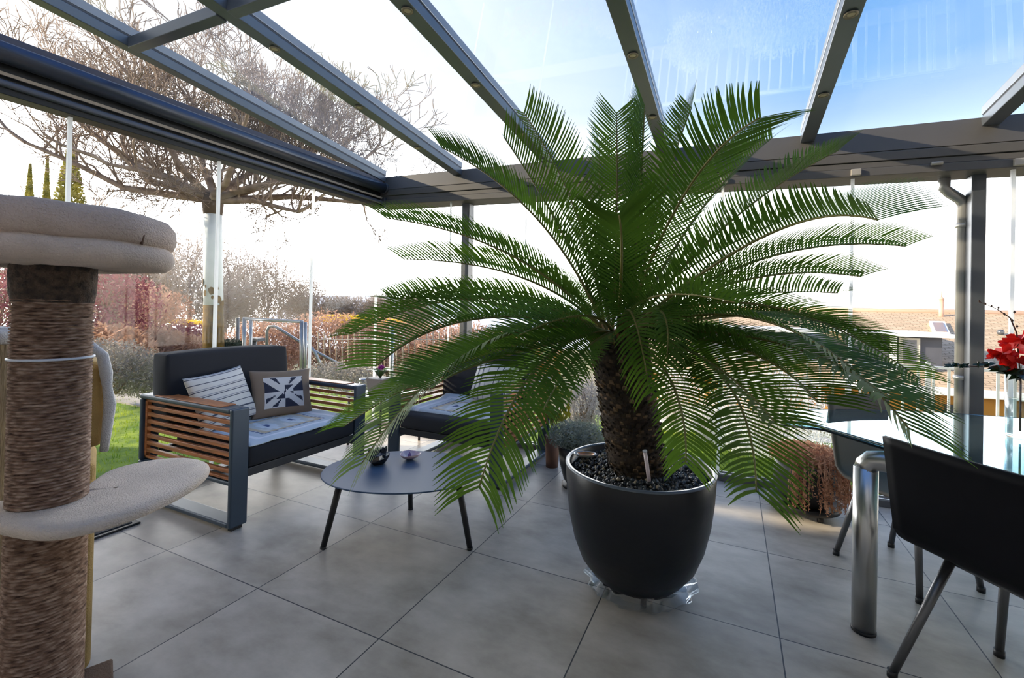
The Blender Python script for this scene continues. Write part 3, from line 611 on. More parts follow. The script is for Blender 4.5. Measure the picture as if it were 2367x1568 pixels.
# ------------------------------------------------------------------ lounge seats
def lounge(name, label, cat, loc, rz):
    """local: front faces +x, x from -.81 to 0, y from 0 to 1.04"""
    t = thing(name, label, cat, loc, rz)
    D, W, H, FB, TH = .95, 1.04, .70, .105, .028
    for s_, y0 in ((0, 0.0), (1, W - FB)):
        y1 = y0 + FB; b = MB()
        b.box((-TH, y0, .02), (0, y1, H)); b.box((-D, y0, H - TH), (-TH, y1, H)); b.box((-D + .02, y0, .02), (-TH, y1, .02 + TH))
        b.box((-D, y0, .27), (-D + TH, y1, H - TH))
        b.hexa([(-D + .02, y0, .02), (-D + .05, y0, .02), (-D + .05, y1, .02), (-D + .02, y1, .02)], [(-D, y0, .27), (-D + TH, y0, .27), (-D + TH, y1, .27), (-D, y1, .27)])
        b.box((-D + TH, y0 + .02, .25), (-TH, y1 - .02, .275))
        fr_ = b.build('side_frame', M_SOFA, t, local=True, bevel=.009, seg=3)
        b = MB(); b.box((-.045, y0 + .02, 0), (-.015, y1 - .02, .02)); b.build('glide', M_BLACK, fr_, local=True)
        b = MB(); b.box((-D + .16, y0 + .006, H), (-.12, y1 - .006, H + .006)); b.build('arm_pad', M_WOOD, t, local=True, bevel=.002)
        yp = y0 + .02 if s_ == 0 else y1 - .045
        b = MB(); z0, z1 = .285, H - TH - .005
        b.box((-D + TH, yp, z0), (-D + TH + .022, yp + .025, z1)); b.box((-TH - .022, yp, z0), (-TH, yp + .025, z1)); b.box((-D + TH, yp, z1 - .015), (-TH, yp + .025, z1)); b.box((-D + TH, yp, z0), (-TH, yp + .025, z0 + .015))
        pn = b.build('slat_frame', M_WOOD, t, local=True, bevel=.002)
        b = MB(); ns = 7
        for k_ in range(ns):
            zc = z0 + .015 + (z1 - z0 - .03) * (k_ + .75) / (ns + .5)
            b.box((-D + TH + .022, yp + .002, zc - .012), (-TH - .022, yp + .022, zc + .012))
        b.build('slats', M_WOOD, pn, local=True, bevel=.003)
    b = MB(); b.box((-.05, FB, .285), (-.012, W - FB, .335)); b.box((-D + .02, FB, .285), (-D + .06, W - FB, .335))
    for k_ in range(5): y = FB + .06 + k_ * .17; b.box((-D + .05, y, .30), (-.05, y + .06, .318))
    b.build('seat_frame', mat('seat_frame_dark', (.025, .028, .034), .5), t, local=True, bevel=.004)
    b = MB(); nseg = 14
    def cushion(mb, x0, x1, y0, y1, z0, z1, puff=.012, tilt=0):
        n1, n2, n3 = 12, 14, 5
        def pt(i, j, k_):
            a, c_, e_ = i / n1, j / n2, k_ / n3
            x, y, z = x0 + (x1 - x0) * a, y0 + (y1 - y0) * c_, z0 + (z1 - z0) * e_
            px = math.sin(PI * a) ** .5; py = math.sin(PI * c_) ** .5; pz = math.sin(PI * e_) ** .5
            x += (a - .5) * 2 * puff * py * pz; y += (c_ - .5) * 2 * puff * px * pz; z += (e_ - .5) * 2 * puff * px * py
            x += -tilt * (z - z0); return V((x, y, z))
        idx = {}; vs = []; fs = []
        def vi(i, j, k_):
            if (i, j, k_) not in idx: idx[(i, j, k_)] = len(vs); vs.append(pt(i, j, k_))
            return idx[(i, j, k_)]
        for i in range(n1):
            for j in range(n2):
                fs.append((vi(i, j, n3), vi(i + 1, j, n3), vi(i + 1, j + 1, n3), vi(i, j + 1, n3))); fs.append((vi(i, j + 1, 0), vi(i + 1, j + 1, 0), vi(i + 1, j, 0), vi(i, j, 0)))
        for i in range(n1):
            for k_ in range(n3):
                fs.append((vi(i, 0, k_), vi(i + 1, 0, k_), vi(i + 1, 0, k_ + 1), vi(i, 0, k_ + 1))); fs.append((vi(i, n2, k_ + 1), vi(i + 1, n2, k_ + 1), vi(i + 1, n2, k_), vi(i, n2, k_)))
        for j in range(n2):
            for k_ in range(n3):
                fs.append((vi(n1, j, k_), vi(n1, j + 1, k_), vi(n1, j + 1, k_ + 1), vi(n1, j, k_ + 1))); fs.append((vi(0, j, k_ + 1), vi(0, j + 1, k_ + 1), vi(0, j + 1, k_), vi(0, j, k_)))
        mb.add(vs, fs, True)
    cushion(b, -.74, -.005, FB + .005, W - FB - .005, .338, .455); b.build('seat_cushion', M_CUSH, t, local=True, bevel=.018, seg=3)
    b = MB(); cushion(b, -.86, -.69, .045, W - .135, .46, .965, .02, .08); b.build('back_cushion', M_CUSH, t, local=True, bevel=.03, seg=3)
    return t
lounge('lounge_seat', 'charcoal lounge seat with teak slatted arms at the left, side facing the camera', 'sofa', (.11, .255, 0), 0)
lounge('lounge_seat', 'charcoal lounge seat half hidden by the palm fronds, facing the camera', 'sofa', (.155, 1.50, 0), -PI / 2)

M_COL = mat('woven_colours', (1, 1, 1), .9, attr='Col')
def quilt(name, label, origin, rz, W_, D_, fn, drop=0., nx=44, ny=44):
    """lies on the seat: local u across the seat, v front to back; origin = front-left corner"""
    b = MB(); o = V(origin); c_, s_ = math.cos(rz), math.sin(rz)
    def p(i, j, up):
        u, v = i / nx * W_, j / ny * D_
        z = .006 + .006 * noise.noise(V((u * 9, v * 9, 4))) + (max(0, v - D_ * .82) * .25 if drop else 0)
        x, y, zz = -v, u, z + up
        if v < .02: zz -= .012
        if drop and v < drop: zz = z + up - (drop - v) * .95; x = -drop + .022
        return o + V((c_ * x - s_ * y, s_ * x + c_ * y, zz))
    for i in range(nx):
        for j in range(ny):
            b.c = fn((i + .5) / nx, (j + .5) / ny)
            b.add([p(i, j, .0), p(i + 1, j, .0), p(i + 1, j + 1, .0), p(i, j + 1, .0)], [(0, 1, 2, 3)], True)
    t_ = b.build(name, M_COL, loc=tuple(o)); m = t_.modifiers.new('w', 'WELD'); m.merge_threshold = .0005
    m = t_.modifiers.new('s', 'SOLIDIFY'); m.thickness = .006; m.offset = 1
    return tag(t_, label, 'quilt')
def qf(u, v):
    # concentric patchwork blocks
    d = min(u, 1 - u, v, 1 - v)
    if d < .09: return (.55, .62, .68)
    if d < .13: return (.74, .76, .80)
    if d < .20: return (.50, .56, .60)
    if d < .235: return (.14, .17, .26) if (int(u * 44) + int(v * 44)) % 3 else (.5, .5, .55)
    if d < .27: return (.52, .42, .28)
    q = abs(((u - .27) / .46 * 2) % 1 - .5) + abs(v - .5) * 1.3
    if q < .12: return (.07, .10, .20)
    if q < .34: return (.60, .64, .66)
    if q < .55: return (.50, .52, .50)
    return (.62, .60, .55)
quilt('patchwork_quilt', 'pale blue and beige patchwork quilt on the left lounge seat', (.105, .262 + .105, .466), 0, .83, .60, qf)
quilt('patchwork_quilt', 'pale quilt draped over the seat of the lounge seat behind the palm', (.155 + .105, 1.51, .468), -PI / 2, .83, .66, qf, drop=.12)

def pillow(name, label, c, w_, h_, th, yaw, pitch, roll, colfn, n=30, material=None):
    b = MB(); Rm = Matrix.Rotation(yaw, 4, 'Z') @ Matrix.Rotation(pitch, 4, 'Y') @ Matrix.Rotation(roll, 4, 'X')
    def p(i, j, s_):
        u, v = i / n * 2 - 1, j / n * 2 - 1
        k_ = (max(0, 1 - u * u) ** .42) * (max(0, 1 - v * v) ** .42)
        # concave sides, pointed corners
        uu = u * (1 - .07 * (1 - v * v)); vv = v * (1 - .07 * (1 - u * u))
        x = s_ * (th * k_ + .004 * noise.noise(V((u * 3, v * 3, s_))) * 2 * k_)
        return V(c) + Rm @ V((x, uu * w_ / 2, vv * h_ / 2))
    for s_ in (1, -1):
        for i in range(n):
            for j in range(n):
                b.c = colfn((i + .5) / n, (j + .5) / n, s_)
                q = [p(i, j, s_), p(i + 1, j, s_), p(i + 1, j + 1, s_), p(i, j + 1, s_)]
                if s_ < 0: q.reverse()
                b.add(q, [(0, 1, 2, 3)], True)
    o = b.build(name, material or M_COL, loc=tuple(c)); m = o.modifiers.new('w', 'WELD'); m.merge_threshold = .0004
    return tag(o, label, 'cushion')
def stripes(u, v, s_):
    f = (v * 8.5) % 1
    if f < .13: return (.05, .06, .09)
    if .25 < f < .32: return (.28, .29, .33)
    return (.56, .56, .54)
def stripesv(u, v, s_):
    return stripes(v, u, s_)
def pinwheel(u, v, s_):
    if u < .17 or u > .83 or v < .17 or v > .83: return (.22, .165, .12)
    a, b_ = (u - .17) / .66, (v - .17) / .66
    na, wa = (.02, .025, .05), (.62, .62, .63)
    x, y = a * 2 - 1, b_ * 2 - 1
    # white diagonal bands with dark triangles
    if abs(x + y) < .26 and (x < -.08 or x > .08): return wa
    ang = (math.atan2(y, x) / (PI / 4)) % 8
    r_ = max(abs(x), abs(y))
    if r_ < .45: return na if int(ang) % 2 else wa
    if r_ < .97 and int(ang + .5) % 2: return wa if (x * y > 0 and abs(abs(x) - abs(y)) < .28) else na
    return na if (int(ang) % 3 == 0) else wa
pillow('striped_cushion', 'white cushion with dark horizontal stripes leaning on the left seat back', (-.44, .545, .665), .45, .38, .065, .20, -.38, .08, stripes, 70)
pillow('patchwork_cushion', 'brown bordered cushion with a navy and white pinwheel pattern', (-.41, .965, .635), .44, .36, .06, -.28, -.32, -.04, pinwheel, 54)
pillow('striped_cushion', 'striped cushion standing on the lounge seat behind the palm fronds', (.80, 2.09, .66), .44, .36, .065, -PI / 2 - .1, -.30, -.1, stripesv, 50)

# ------------------------------------------------------------------ coffee table
CT = V((1.0, .665, 0)); ctr = math.atan2(.418, .908)
t = thing('coffee_table', 'low oval slate-blue coffee table on three black legs', 'table', tuple(CT), ctr)
b = MB(); n_ = 72; poly = []
for i in range(n_):
    a = 2 * PI * i / n_; ca, sa = math.cos(a), math.sin(a)
    poly.append((.445 * math.copysign(abs(ca) ** .96, ca), .335 * math.copysign(abs(sa) ** .96, sa)))
b.extr(poly, .378, .386); b.build('table_top', mat('slate_blue_top', (.040, .082, .155), .5, bump=.03, bs=400, spec=.35), t, local=True, bevel=.003)
Mi = Matrix.Rotation(-ctr, 3, 'Z')
for fx, fy in ((.701, .383), (1.405, .733), (.811, .975)):
    f = Mi @ (V((fx, fy, 0)) - CT); tp = V((f.x * .80, f.y * .72, .378))
    b = MB(); b.tube([f + V((0, 0, .006)), tp], [.015, .019], 14); lg = b.build('leg', M_BLACK, t, local=True)
    b = MB(); b.tube([f, f + V((0, 0, .01))], .0165, 12); b.build('foot_cap', M_BLACK, lg, local=True)
# black crystal ornament
rr = random.Random(9); c = onz(873, 1072, .386)
t = thing('crystal_ornament', 'black jagged mineral tea-light holder on the coffee table', 'ornament', tuple(c))
b = MB()
b.lathe([(.001, .0), (.036, .0), (.052, .02), (.064, .04), (.058, .06), (.03, .07), (.001, .072)], 9, c, fn=lambda a, z: 1 + .16 * math.sin(a * 4 + z * 90), sm=False); b.build('base', mat('black_mineral', (.012, .012, .014), .25, coat=.5), t)
b = MB()
for i in range(34):
    a = rr.uniform(0, 6.28); q = rr.uniform(.0, .05); p = c + V((math.cos(a) * q, math.sin(a) * q, .045)); d = V((math.cos(a) * q * 12, math.sin(a) * q * 12, 1)).normalized() * rr.uniform(.02, .062)
    b.tube([p, p + d * .75, p + d], [.014, .012, .001], 5, sm=False)
b.build('crystals', mat('dark_crystal', (.03, .03, .035), .15, coat=.6), t)
c = onz(947, 1062, .386)
t = thing('shell_dish', 'small iridescent shell dish with a purple stone on the coffee table', 'shell', tuple(c))
b = MB(); b.lathe([(.001, .006), (.02, .008), (.045, .022), (.060, .034), (.062, .036), (.045, .018), (.02, .002), (.001, 0)], 28, c, fn=lambda a, z: 1 + .12 * math.sin(a * 3) + .05 * math.sin(a * 9)); b.build('shell', mat('pearl_shell', (.62, .50, .50), .18, col2=(.45, .32, .42), vs=30, coat=.7), t)
b = MB(); b.lathe([(.001, .008), (.012, .010), (.010, .03), (.001, .042)], 6, c + V((-.004, .003, 0)), sm=False); b.build('stone', mat('amethyst', (.16, .10, .30), .2, coat=.6), t)

# ------------------------------------------------------------------ palm and pot
K = at(1428, 757, 2.13)                                  # crown
PC = onz(1478, 1362, 0); PCc = V((2.285, .80, 0)); PC = PCc
t = thing('cycad_planter', 'large dark rounded planter standing on castors in the middle', 'planter', tuple(PC))
RIM = .345; HZ = .585
b = MB()
prof = [(.001, .035), (.13, .035), (.16, .045), (.215, .085), (.265, .15), (.30, .24), (.325, .35), (.338, .46), (RIM, HZ - .004), (RIM - .003, HZ), (RIM - .016, HZ), (RIM - .02, HZ - .006), (.318, .46), (.318, .50), (.001, .50)]
b.lathe(prof, 96, PC); b.build('pot', M_POT, t)
b = MB(); b.lathe([(RIM + .0015, HZ - .006), (RIM + .001, HZ + .001), (RIM - .006, HZ + .0025), (RIM - .017, HZ + .001), (RIM - .0185, HZ - .006)], 96, PC); b.build('rim', mat('pale_rim', (.10, .125, .16), .35), t)  # rim ring is lighter and bluer than the pot
for i in range(4):
    a = i * PI / 2 - 1.15; c = PC + V((math.cos(a) * .14, math.sin(a) * .14, .018))
    b = MB(); b.tube([c - V((.012, 0, 0)), c + V((.012, 0, 0))], .018, 14); b.tube([c, c + V((0, 0, .02))], .008, 8); b.build('castor', M_BLACK, t)
# crumpled plastic under the pot
b = MB(); rr = random.Random(17)
def wrapfn(a, z): return 1 + .10 * noise.noise(V((math.cos(a) * 4, math.sin(a) * 4, z * 20))) + .03 * math.sin(a * 17)
b.lathe([(.15, .012), (.215, .014), (.245, .045), (.225, .082), (.20, .07), (.17, .05)], 80, PC, fn=lambda a, z: wrapfn(a, z) * (.98 + .14 * max(0, math.cos(a - .35)) ** 3), sm=False)
tag(b.build('plastic_wrap', glass_mat('crumpled_plastic', (.80, .86, .92), 1.6, rough=.15)), 'crumpled clear plastic tucked under the big planter', 'plastic wrap')
b = MB(); b.lathe([(.001, .552), (.10, .557), (.2, .552), (.320, .546), (.318, .50)], 40, PC, fn=lambda a, z: 1 + 0 * z)
b.build('soil', mat('potting_soil', (.02, .015, .012), .95, bump=1., bs=60), t)
rr = random.Random(23); b = MB()
for i in range(1000):
    a = rr.uniform(0, 6.28); q = .30 * math.sqrt(rr.uniform(.1, 1)); s_ = rr.uniform(.006, .015); c = PC + V((math.cos(a) * q, math.sin(a) * q, .553 + s_ * .3))
    g = rr.choice(((.05, .05, .055), (.16, .15, .14), (.03, .03, .03), (.09, .10, .11), (.34, .27, .18), (.02, .02, .02)))
    b.c = g; vs = []
    for d in ((1, 0, 0), (-1, 0, 0), (0, 1, 0), (0, -1, 0), (0, 0, 1), (0, 0, -1)): vs.append(c + V(d) * s_ * rr.uniform(.6, 1.2))
    b.add(vs, [(0, 2, 4), (2, 1, 4), (1, 3, 4), (3, 0, 4), (2, 0, 5), (1, 2, 5), (3, 1, 5), (0, 3, 5)], True)
tag(b.build('gravel', mat('pebbles', (1, 1, 1), .35, attr='Col')), 'dark pebbles covering the soil of the big planter', 'gravel', kind='stuff')
c = onz(1352, 1060, .562)
t = thing('abalone_shell', 'pale oval shell with an orange glow lying on the planter soil', 'shell', tuple(c))
b = MB(); b.lathe([(.001, .004), (.02, .006), (.038, .016), (.046, .024), (.047, .026), (.03, .012), (.001, 0)], 28, c, fn=lambda a, z: 1 + .22 * math.cos(2 * a - .8) + .04 * math.sin(a * 9)); b.build('shell', mat('abalone', (.60, .58, .56), .25, coat=.6), t)
b = MB(); b.lathe([(.001, .014), (.024, .016), (.036, .024)], 20, c + V((.003, .003, 0)), fn=lambda a, z: 1 + .25 * math.cos(2 * a - .8)); b.build('amber_spot', mat('amber_nacre', (.70, .24, .02), .3, col2=(.25, .16, .05), vs=40), t)
p0 = onz(1502, 1122, .556)
t = thing('water_gauge', 'clear glass tube water gauge stuck in the planter soil', 'gauge', tuple(p0))
b = MB(); b.tube([p0, p0 + V((-.018, -.030, .150))], .0085, 12); b.build('tube', mat('gauge_plastic', (.85, .76, .76), .15, trans=.3), t)
b = MB(); b.tube([p0 + V((-.018, -.030, .150)), p0 + V((-.0187, -.0312, .156))], .010, 12); b.build('cap', mat('gauge_cap', (.6, .62, .65), .3), t)
b = MB(); b.lathe([(.001, 0), (.018, .002), (.018, .012), (.010, .02), (.009, .02)], 16, p0); b.build('collar', M_BLACK, t)
c = onz(1437, 1072, .505); 

# the cycad itself
TBs = PC + V((.0, .0, .54))
tcy = thing('cycad_palm', 'huge sago palm with a thick scaly trunk and spreading green fronds', 'palm', tuple(TBs))
b = MB(); rr = random.Random(31); top = K - V((0, 0, .04)); ax = top - TBs
n1 = 26
prof = [TBs + ax * (i / n1) for i in range(n1 + 1)]
b.tube(prof, [.128 + .006 * math.sin(i * 1.7) - (.02 if i > n1 - 2 else 0) for i in range(n1 + 1)], 28)
b.build('trunk', mat('trunk_fibre', (.022, .015, .010), .95, col2=(.07, .045, .026), vs=40, bump=1., bs=80), tcy)
b = MB(); ga = 2.39996; NS = 760
for i in range(NS):
    f = (i + .5) / NS; a = i * ga; c = TBs + ax * f; rad = V((math.cos(a), math.sin(a), 0)); tg = V((-math.sin(a), math.cos(a), 0)); up = V((0, 0, 1))
    r0 = .122; w2 = rr.uniform(.010, .014); h2 = rr.uniform(.006, .010); ln = rr.uniform(.012, .024)
    p = c + rad * r0; e_ = p + rad * ln + up * ln * .7
    g = rr.choice(((.07, .045, .025), (.12, .075, .04), (.03, .02, .014), (.03, .02, .014), (.19, .12, .065), (.045, .03, .02))); b.c = g
    b.add([p - tg * w2 - up * h2, p + tg * w2 - up * h2, p + tg * w2 + up * h2, p - tg * w2 + up * h2, e_ - tg * w2 * .5 - up * h2 * .4, e_ + tg * w2 * .5 - up * h2 * .4, e_ + tg * w2 * .5 + up * h2 * .4, e_ - tg * w2 * .5 + up * h2 * .4],
          [(0, 1, 5, 4), (1, 2, 6, 5), (2, 3, 7, 6), (3, 0, 4, 7), (4, 5, 6, 7)])
b.build('leaf_bases', mat('leaf_base_scales', (1, 1, 1), .9, attr='Col'), tcy)
b = MB()
for i in range(90):
    a = i * ga; f = rr.uniform(0, 1); rad = V((math.cos(a), math.sin(a), 0)); p = K + rad * (.02 + .09 * f) + V((0, 0, -.10 + .05 * (1 - f)))
    b.tube([p, p + (rad * (.2 + f) + V((0, 0, 1))).normalized() * rr.uniform(.04, .09)], [.010, .003], 4)
b.build('crown_fibre', mat('crown_fibre', (.34, .15, .05), .9, col2=(.50, .30, .13), vs=30, bump=.5, bs=80), tcy)

def frond(mid, tip, sgn, Lc, bow=0., wid=1.0, pairs=72, droop=.22, vee=.60, seed=0, face=0., rl=None):
    """rachis from the crown through the pixel 'mid' to the pixel 'tip'; sgn: leaning away (+) or towards (-) the camera"""
    rr = random.Random(seed * 7 + 3)
    t0 = (K - CAMC).dot(RF)
    lo, hi = 0., 1.3
    for _ in range(40):
        dt = (lo + hi) / 2
        if (at(tip[0], tip[1], t0 + sgn * dt) - K).length < Lc * .93: lo = dt
        else: hi = dt
    dt = min(lo, 1.1); 
    T = at(tip[0], tip[1], t0 + sgn * dt)
    Mm = at(mid[0], mid[1], t0 + sgn * dt * .52 + bow)
    dirh = V((Mm.x - K.x, Mm.y - K.y, 0)); dirh = dirh.normalized() if dirh.length > .01 else V((1, 0, 0))
    P0 = K + dirh * .06 + V((0, 0, -.02))
    C1 = Mm * 2 - (P0 + T) * .5
    def B(s_): return P0 * (1 - s_) ** 2 + C1 * 2 * s_ * (1 - s_) + T * s_ ** 2
    NP = 26; pts = [B(i / NP) for i in range(NP + 1)]
    b = MB(); b.mi = 1; b.tube(pts, [.0075 * (1 - .8 * i / NP) + .001 for i in range(NP + 1)], 5)
    b.mi = 0
    Lr = sum((pts[i + 1] - pts[i]).length for i in range(NP))
    pairs = int(pairs * Lr / 1.2)
    side0 = None
    hz = V((T.x - K.x, T.y - K.y, 0))
    if hz.length < .15: hz = dirh
    side = hz.normalized().cross(V((0, 0, 1))).normalized()
    roll = rr.uniform(-.35, .35) if rl is None else rl
    for i in range(pairs):
        s_ = .10 + .90 * (i / (pairs - 1))
        p = B(s_); tg = (B(min(1, s_ + .02)) - B(max(0, s_ - .02))).normalized()
        S = (side - tg * side.dot(tg)).normalized()
        if face:
            sf = tg.cross((CAMC - p).normalized()).normalized()
            if sf.dot(S) < 0: sf = -sf
            S = (S * (1 - face) + sf * face); S = (S - tg * S.dot(tg)).normalized()
        Nn = S.cross(tg)
        cr, sr = math.cos(roll), math.sin(roll); S, Nn = S * cr + Nn * sr, Nn * cr - S * sr
        env = min(1, .30 + (s_ - .10) * 3.2) * (1 if s_ < .82 else 1 - (s_ - .82) * 1.9)
        ll = .20 * wid * env
        al = math.radians(74 - 22 * s_)
        for sd in (1, -1):
            jt = rr.uniform(-.05, .05)
            d = tg * math.cos(al + jt) + S * sd * math.sin(al + jt) * math.cos(vee) + Nn * math.sin(vee) * math.sin(al)
            d.normalize(); wv = (tg - d * tg.dot(d)).normalized()
            q = [p]; cur = d.copy()
            for k_ in range(3):
                q.append(q[-1] + cur * ll / 3); cur = (cur + V((0, 0, -droop * .35)) + tg * .10 - S * sd * .03).normalized()
            wd = [.0034, .0050, .0042, .0006]
            o = []
            for k_ in range(4): o += [q[k_] - wv * wd[k_], q[k_] + wv * wd[k_]]
            b.add(o, [(0, 1, 3, 2), (2, 3, 5, 4), (4, 5, 7, 6)], True)
    return b.build('frond', [M_LEAF, M_RACHIS], tcy)
FR = [
 ((1425, 500), (1425, 262), 1, 1.12, 0, 1.0), ((1437, 600), (1430, 497), -1, .72, -.14, 1.05), ((1335, 500), (1212, 262), 1, 1.15), ((1245, 510), (1022, 342), 1, 1.2),
 ((1300, 540), (1165, 318), 1, 1.1), ((1180, 590), (895, 505), -1, 1.2), ((1200, 640), (935, 600), 1, 1.2), ((1478, 470), (1490, 245), 1, 1.15), ((1520, 490), (1598, 250), 1, 1.15),
 ((1570, 470), (1757, 272), -1, 1.15, 0, 1.05), ((1610, 500), (1784, 320), 1, 1.15), ((1680, 520), (1935, 350), 1, 1.25), ((1730, 565), (2028, 508), -1, 1.3), ((1760, 600), (2092, 570), 1, 1.4),
 ((1715, 650), (1988, 640), 1, 1.25), ((1680, 690), (1935, 678), 1, 1.2), ((1760, 705), (2122, 872), 1, 1.5), ((1740, 735), (2100, 990), -1, 1.45), ((1740, 780), (2055, 920), -1, 1.35), ((1690, 800), (1890, 930), -1, 1.1),
 ((1650, 850), (1748, 1135), -1, 1.1), ((1545, 870), (1585, 1070), -1, .85, -.1, .8), ((1520, 715), (1541, 830), -1, .62, -.12, .62), ((1460, 725), (1500, 900), -1, .55, -.10, .8),
 ((1110, 690), (815, 772), 1, 1.3), ((1130, 700), (905, 692), 1, 1.2), ((1120, 735), (872, 845), -1, 1.2), ((1130, 790), (838, 1070), -1, 1.35), ((1090, 830), (797, 985), 1, 1.35),
 ((1255, 835), (1108, 1125), -1, 1.15, -.05, 1.15), ((1230, 785), (960, 860), 1, 1.15), ((1640, 725), (1905, 770), 1, 1.15), ((1600, 760), (1835, 860), 1, 1.1), ((1610, 820), (1790, 975), -1, 1.0),
 ((1560, 800), (1640, 905), 1, 1.0), ((1300, 795), (1180, 905), 1, 1.0), ((1390, 560), (1385, 330), 1, 1.1), ((1470, 590), (1560, 420), 1, 1.0), ((1290, 660), (1075, 600), 1, 1.15), ((1560, 640), (1830, 500), 1, 1.2),
 ((1350, 730), (1200, 775), -1, .8, 0, .9), ((1500, 690), (1700, 700), -1, .85, 0, .9), ((1360, 600), (1260, 420), 1, 1.05), ((1240, 730), (1010, 735), 1, 1.2), ((1340, 820), (1255, 950), -1, .9, 0, .85), ((1175, 820), (985, 900), -1, 1.15),
 ((1500, 560), (1650, 380), 1, 1.1), ((1800, 730), (2010, 800), 1, 1.3)]
OPT = {2: dict(face=.5), 9: dict(face=.55, vee=.35), 10: dict(face=.3), 16: dict(droop=.35, vee=.3), 17: dict(droop=.32, vee=.3, rl=.1), 18: dict(droop=.4, vee=.3), 20: dict(face=.5, vee=.3), 21: dict(face=.6, vee=.3),
       0: dict(face=.8, vee=.3), 1: dict(face=.6, vee=.35, droop=.3), 29: dict(face=.85, vee=.2, droop=.35), 27: dict(droop=.5, vee=.3), 28: dict(droop=.5), 12: dict(rl=-.1), 13: dict(rl=.1), 37: dict(face=.4), 47: dict(droop=.35, vee=.4)}
for i, f in enumerate(FR):
    frond(f[0], f[1], f[2], f[3], f[4] if len(f) > 4 else 0., f[5] if len(f) > 5 else 1., seed=i, **OPT.get(i, {}))

# ------------------------------------------------------------------ second pot, dry plant pot
def potted(name, label, c, r_, h_, m, parts):
    t = thing(name, label, 'plant', tuple(c)); b = MB()
    b.lathe([(.001, .02), (r_ * .55, .02), (r_ * .72, h_ * .2), (r_ * .9, h_ * .55), (r_, h_), (r_ * .92, h_), (r_ * .9, h_ * .9), (.001, h_ * .88)], 40, c); b.build('pot', m, t); return t
c = V((1.66, 1.86, 0)); t = potted('potted_lavender', 'silvery green plant in a dark pot behind the left of the big planter', c, .16, .30, M_POT, 0)
rr = random.Random(41); b = MB(); leafcloud(b, c + V((-.02, 0, .37)), (.23, .2, .11), 5200, .009, rr, .2); b.build('foliage', mat('silver_green', (.17, .20, .15), .8, col2=(.36, .38, .32), vs=14, trans=.25), t)
b = MB()
for i in range(30): a = rr.uniform(0, 6.28); q = rr.uniform(.05, .2); b.tube([c + V((0, 0, .26)), c + V((math.cos(a) * q, math.sin(a) * q, .42))], [.004, .002], 4)
b.build('stems', M_RACHIS, t)
b = MB(); b.lathe([(.001, 0), (.12, 0), (.13, .018), (.12, .02), (.001, .02)], 24, c); b.build('saucer', M_BLACK, t)

c = V((3.13, 2.14, 0))
t = thing('plant_dolly', 'black plastic wheeled dolly under the dried trailing plant', 'dolly', tuple(c))
b = MB(); b.lathe([(.001, .045), (.19, .045), (.205, .05), (.215, .085), (.205, .085), (.19, .06), (.001, .055)], 36, c); b.build('tray', M_BLACK, t)
for i in range(4):
    a = i * PI / 2 + .5; p = c + V((math.cos(a) * .15, math.sin(a) * .15, .022)); b = MB(); b.tube([p - V((.015, 0, 0)), p + V((.015, 0, 0))], .022, 12); b.tube([p, p + V((0, 0, .025))], .008, 6); b.build('wheel', M_BLACK, t)
t = thing('dried_plant', 'dried brown trailing plant in a dark round pot by the far glass', 'plant', (c.x, c.y, .055))
b = MB(); b.lathe([(.001, .057), (.10, .057), (.15, .10), (.185, .20), (.18, .29), (.17, .33), (.16, .33), (.165, .29), (.001, .28)], 36, c); b.build('pot', mat('dark_ceramic', (.05, .05, .05), .5, var=.2, vs=8), t)
rr = random.Random(51); b = MB()
M_DRY = mat('dried_leaf', (.45, .20, .10), .85, col2=(.78, .46, .28), vs=20, trans=.35)
for i in range(120):
    a = rr.uniform(-2.0, .9); rad = V((math.cos(a), math.sin(a), 0)); q = rr.uniform(.06, .14); p = c + rad * q + V((0, 0, .33)); L_ = rr.uniform(.08, .42)
    o = c + rad * (.19 + rr.uniform(0, .05)); k1 = V((o.x, o.y, .37 + rr.uniform(-.03, .05)))
    dn = V((o.x + rad.x * rr.uniform(0, .06), o.y + rad.y * rr.uniform(0, .06), max(.10, .35 - L_)))
    cv = [p, k1, k1.lerp(dn, .5) + V((rr.gauss(0, .012), rr.gauss(0, .012), 0)), dn]
    b.tube(cv, [.003, .003, .0025, .0015], 4, cap=False)
    for j in range(int(L_ * 150)):
        f = rr.random(); pp = k1.lerp(dn, f) + V((rr.gauss(0, .006), rr.gauss(0, .006), rr.gauss(0, .004))); d1 = V((rr.gauss(0, 1), rr.gauss(0, 1), rr.gauss(0, 1))).normalized(); d2 = d1.orthogonal().normalized(); s_ = .007
        b.add([pp - d1 * s_, pp + d2 * s_ * .6, pp + d1 * s_, pp - d2 * s_ * .6], [(0, 1, 2, 3)])
leafcloud(b, c + V((.0, 0, .385)), (.225, .19, .075), 6000, .009, rr, .1); b.build('trailing_stems', M_DRY, t)

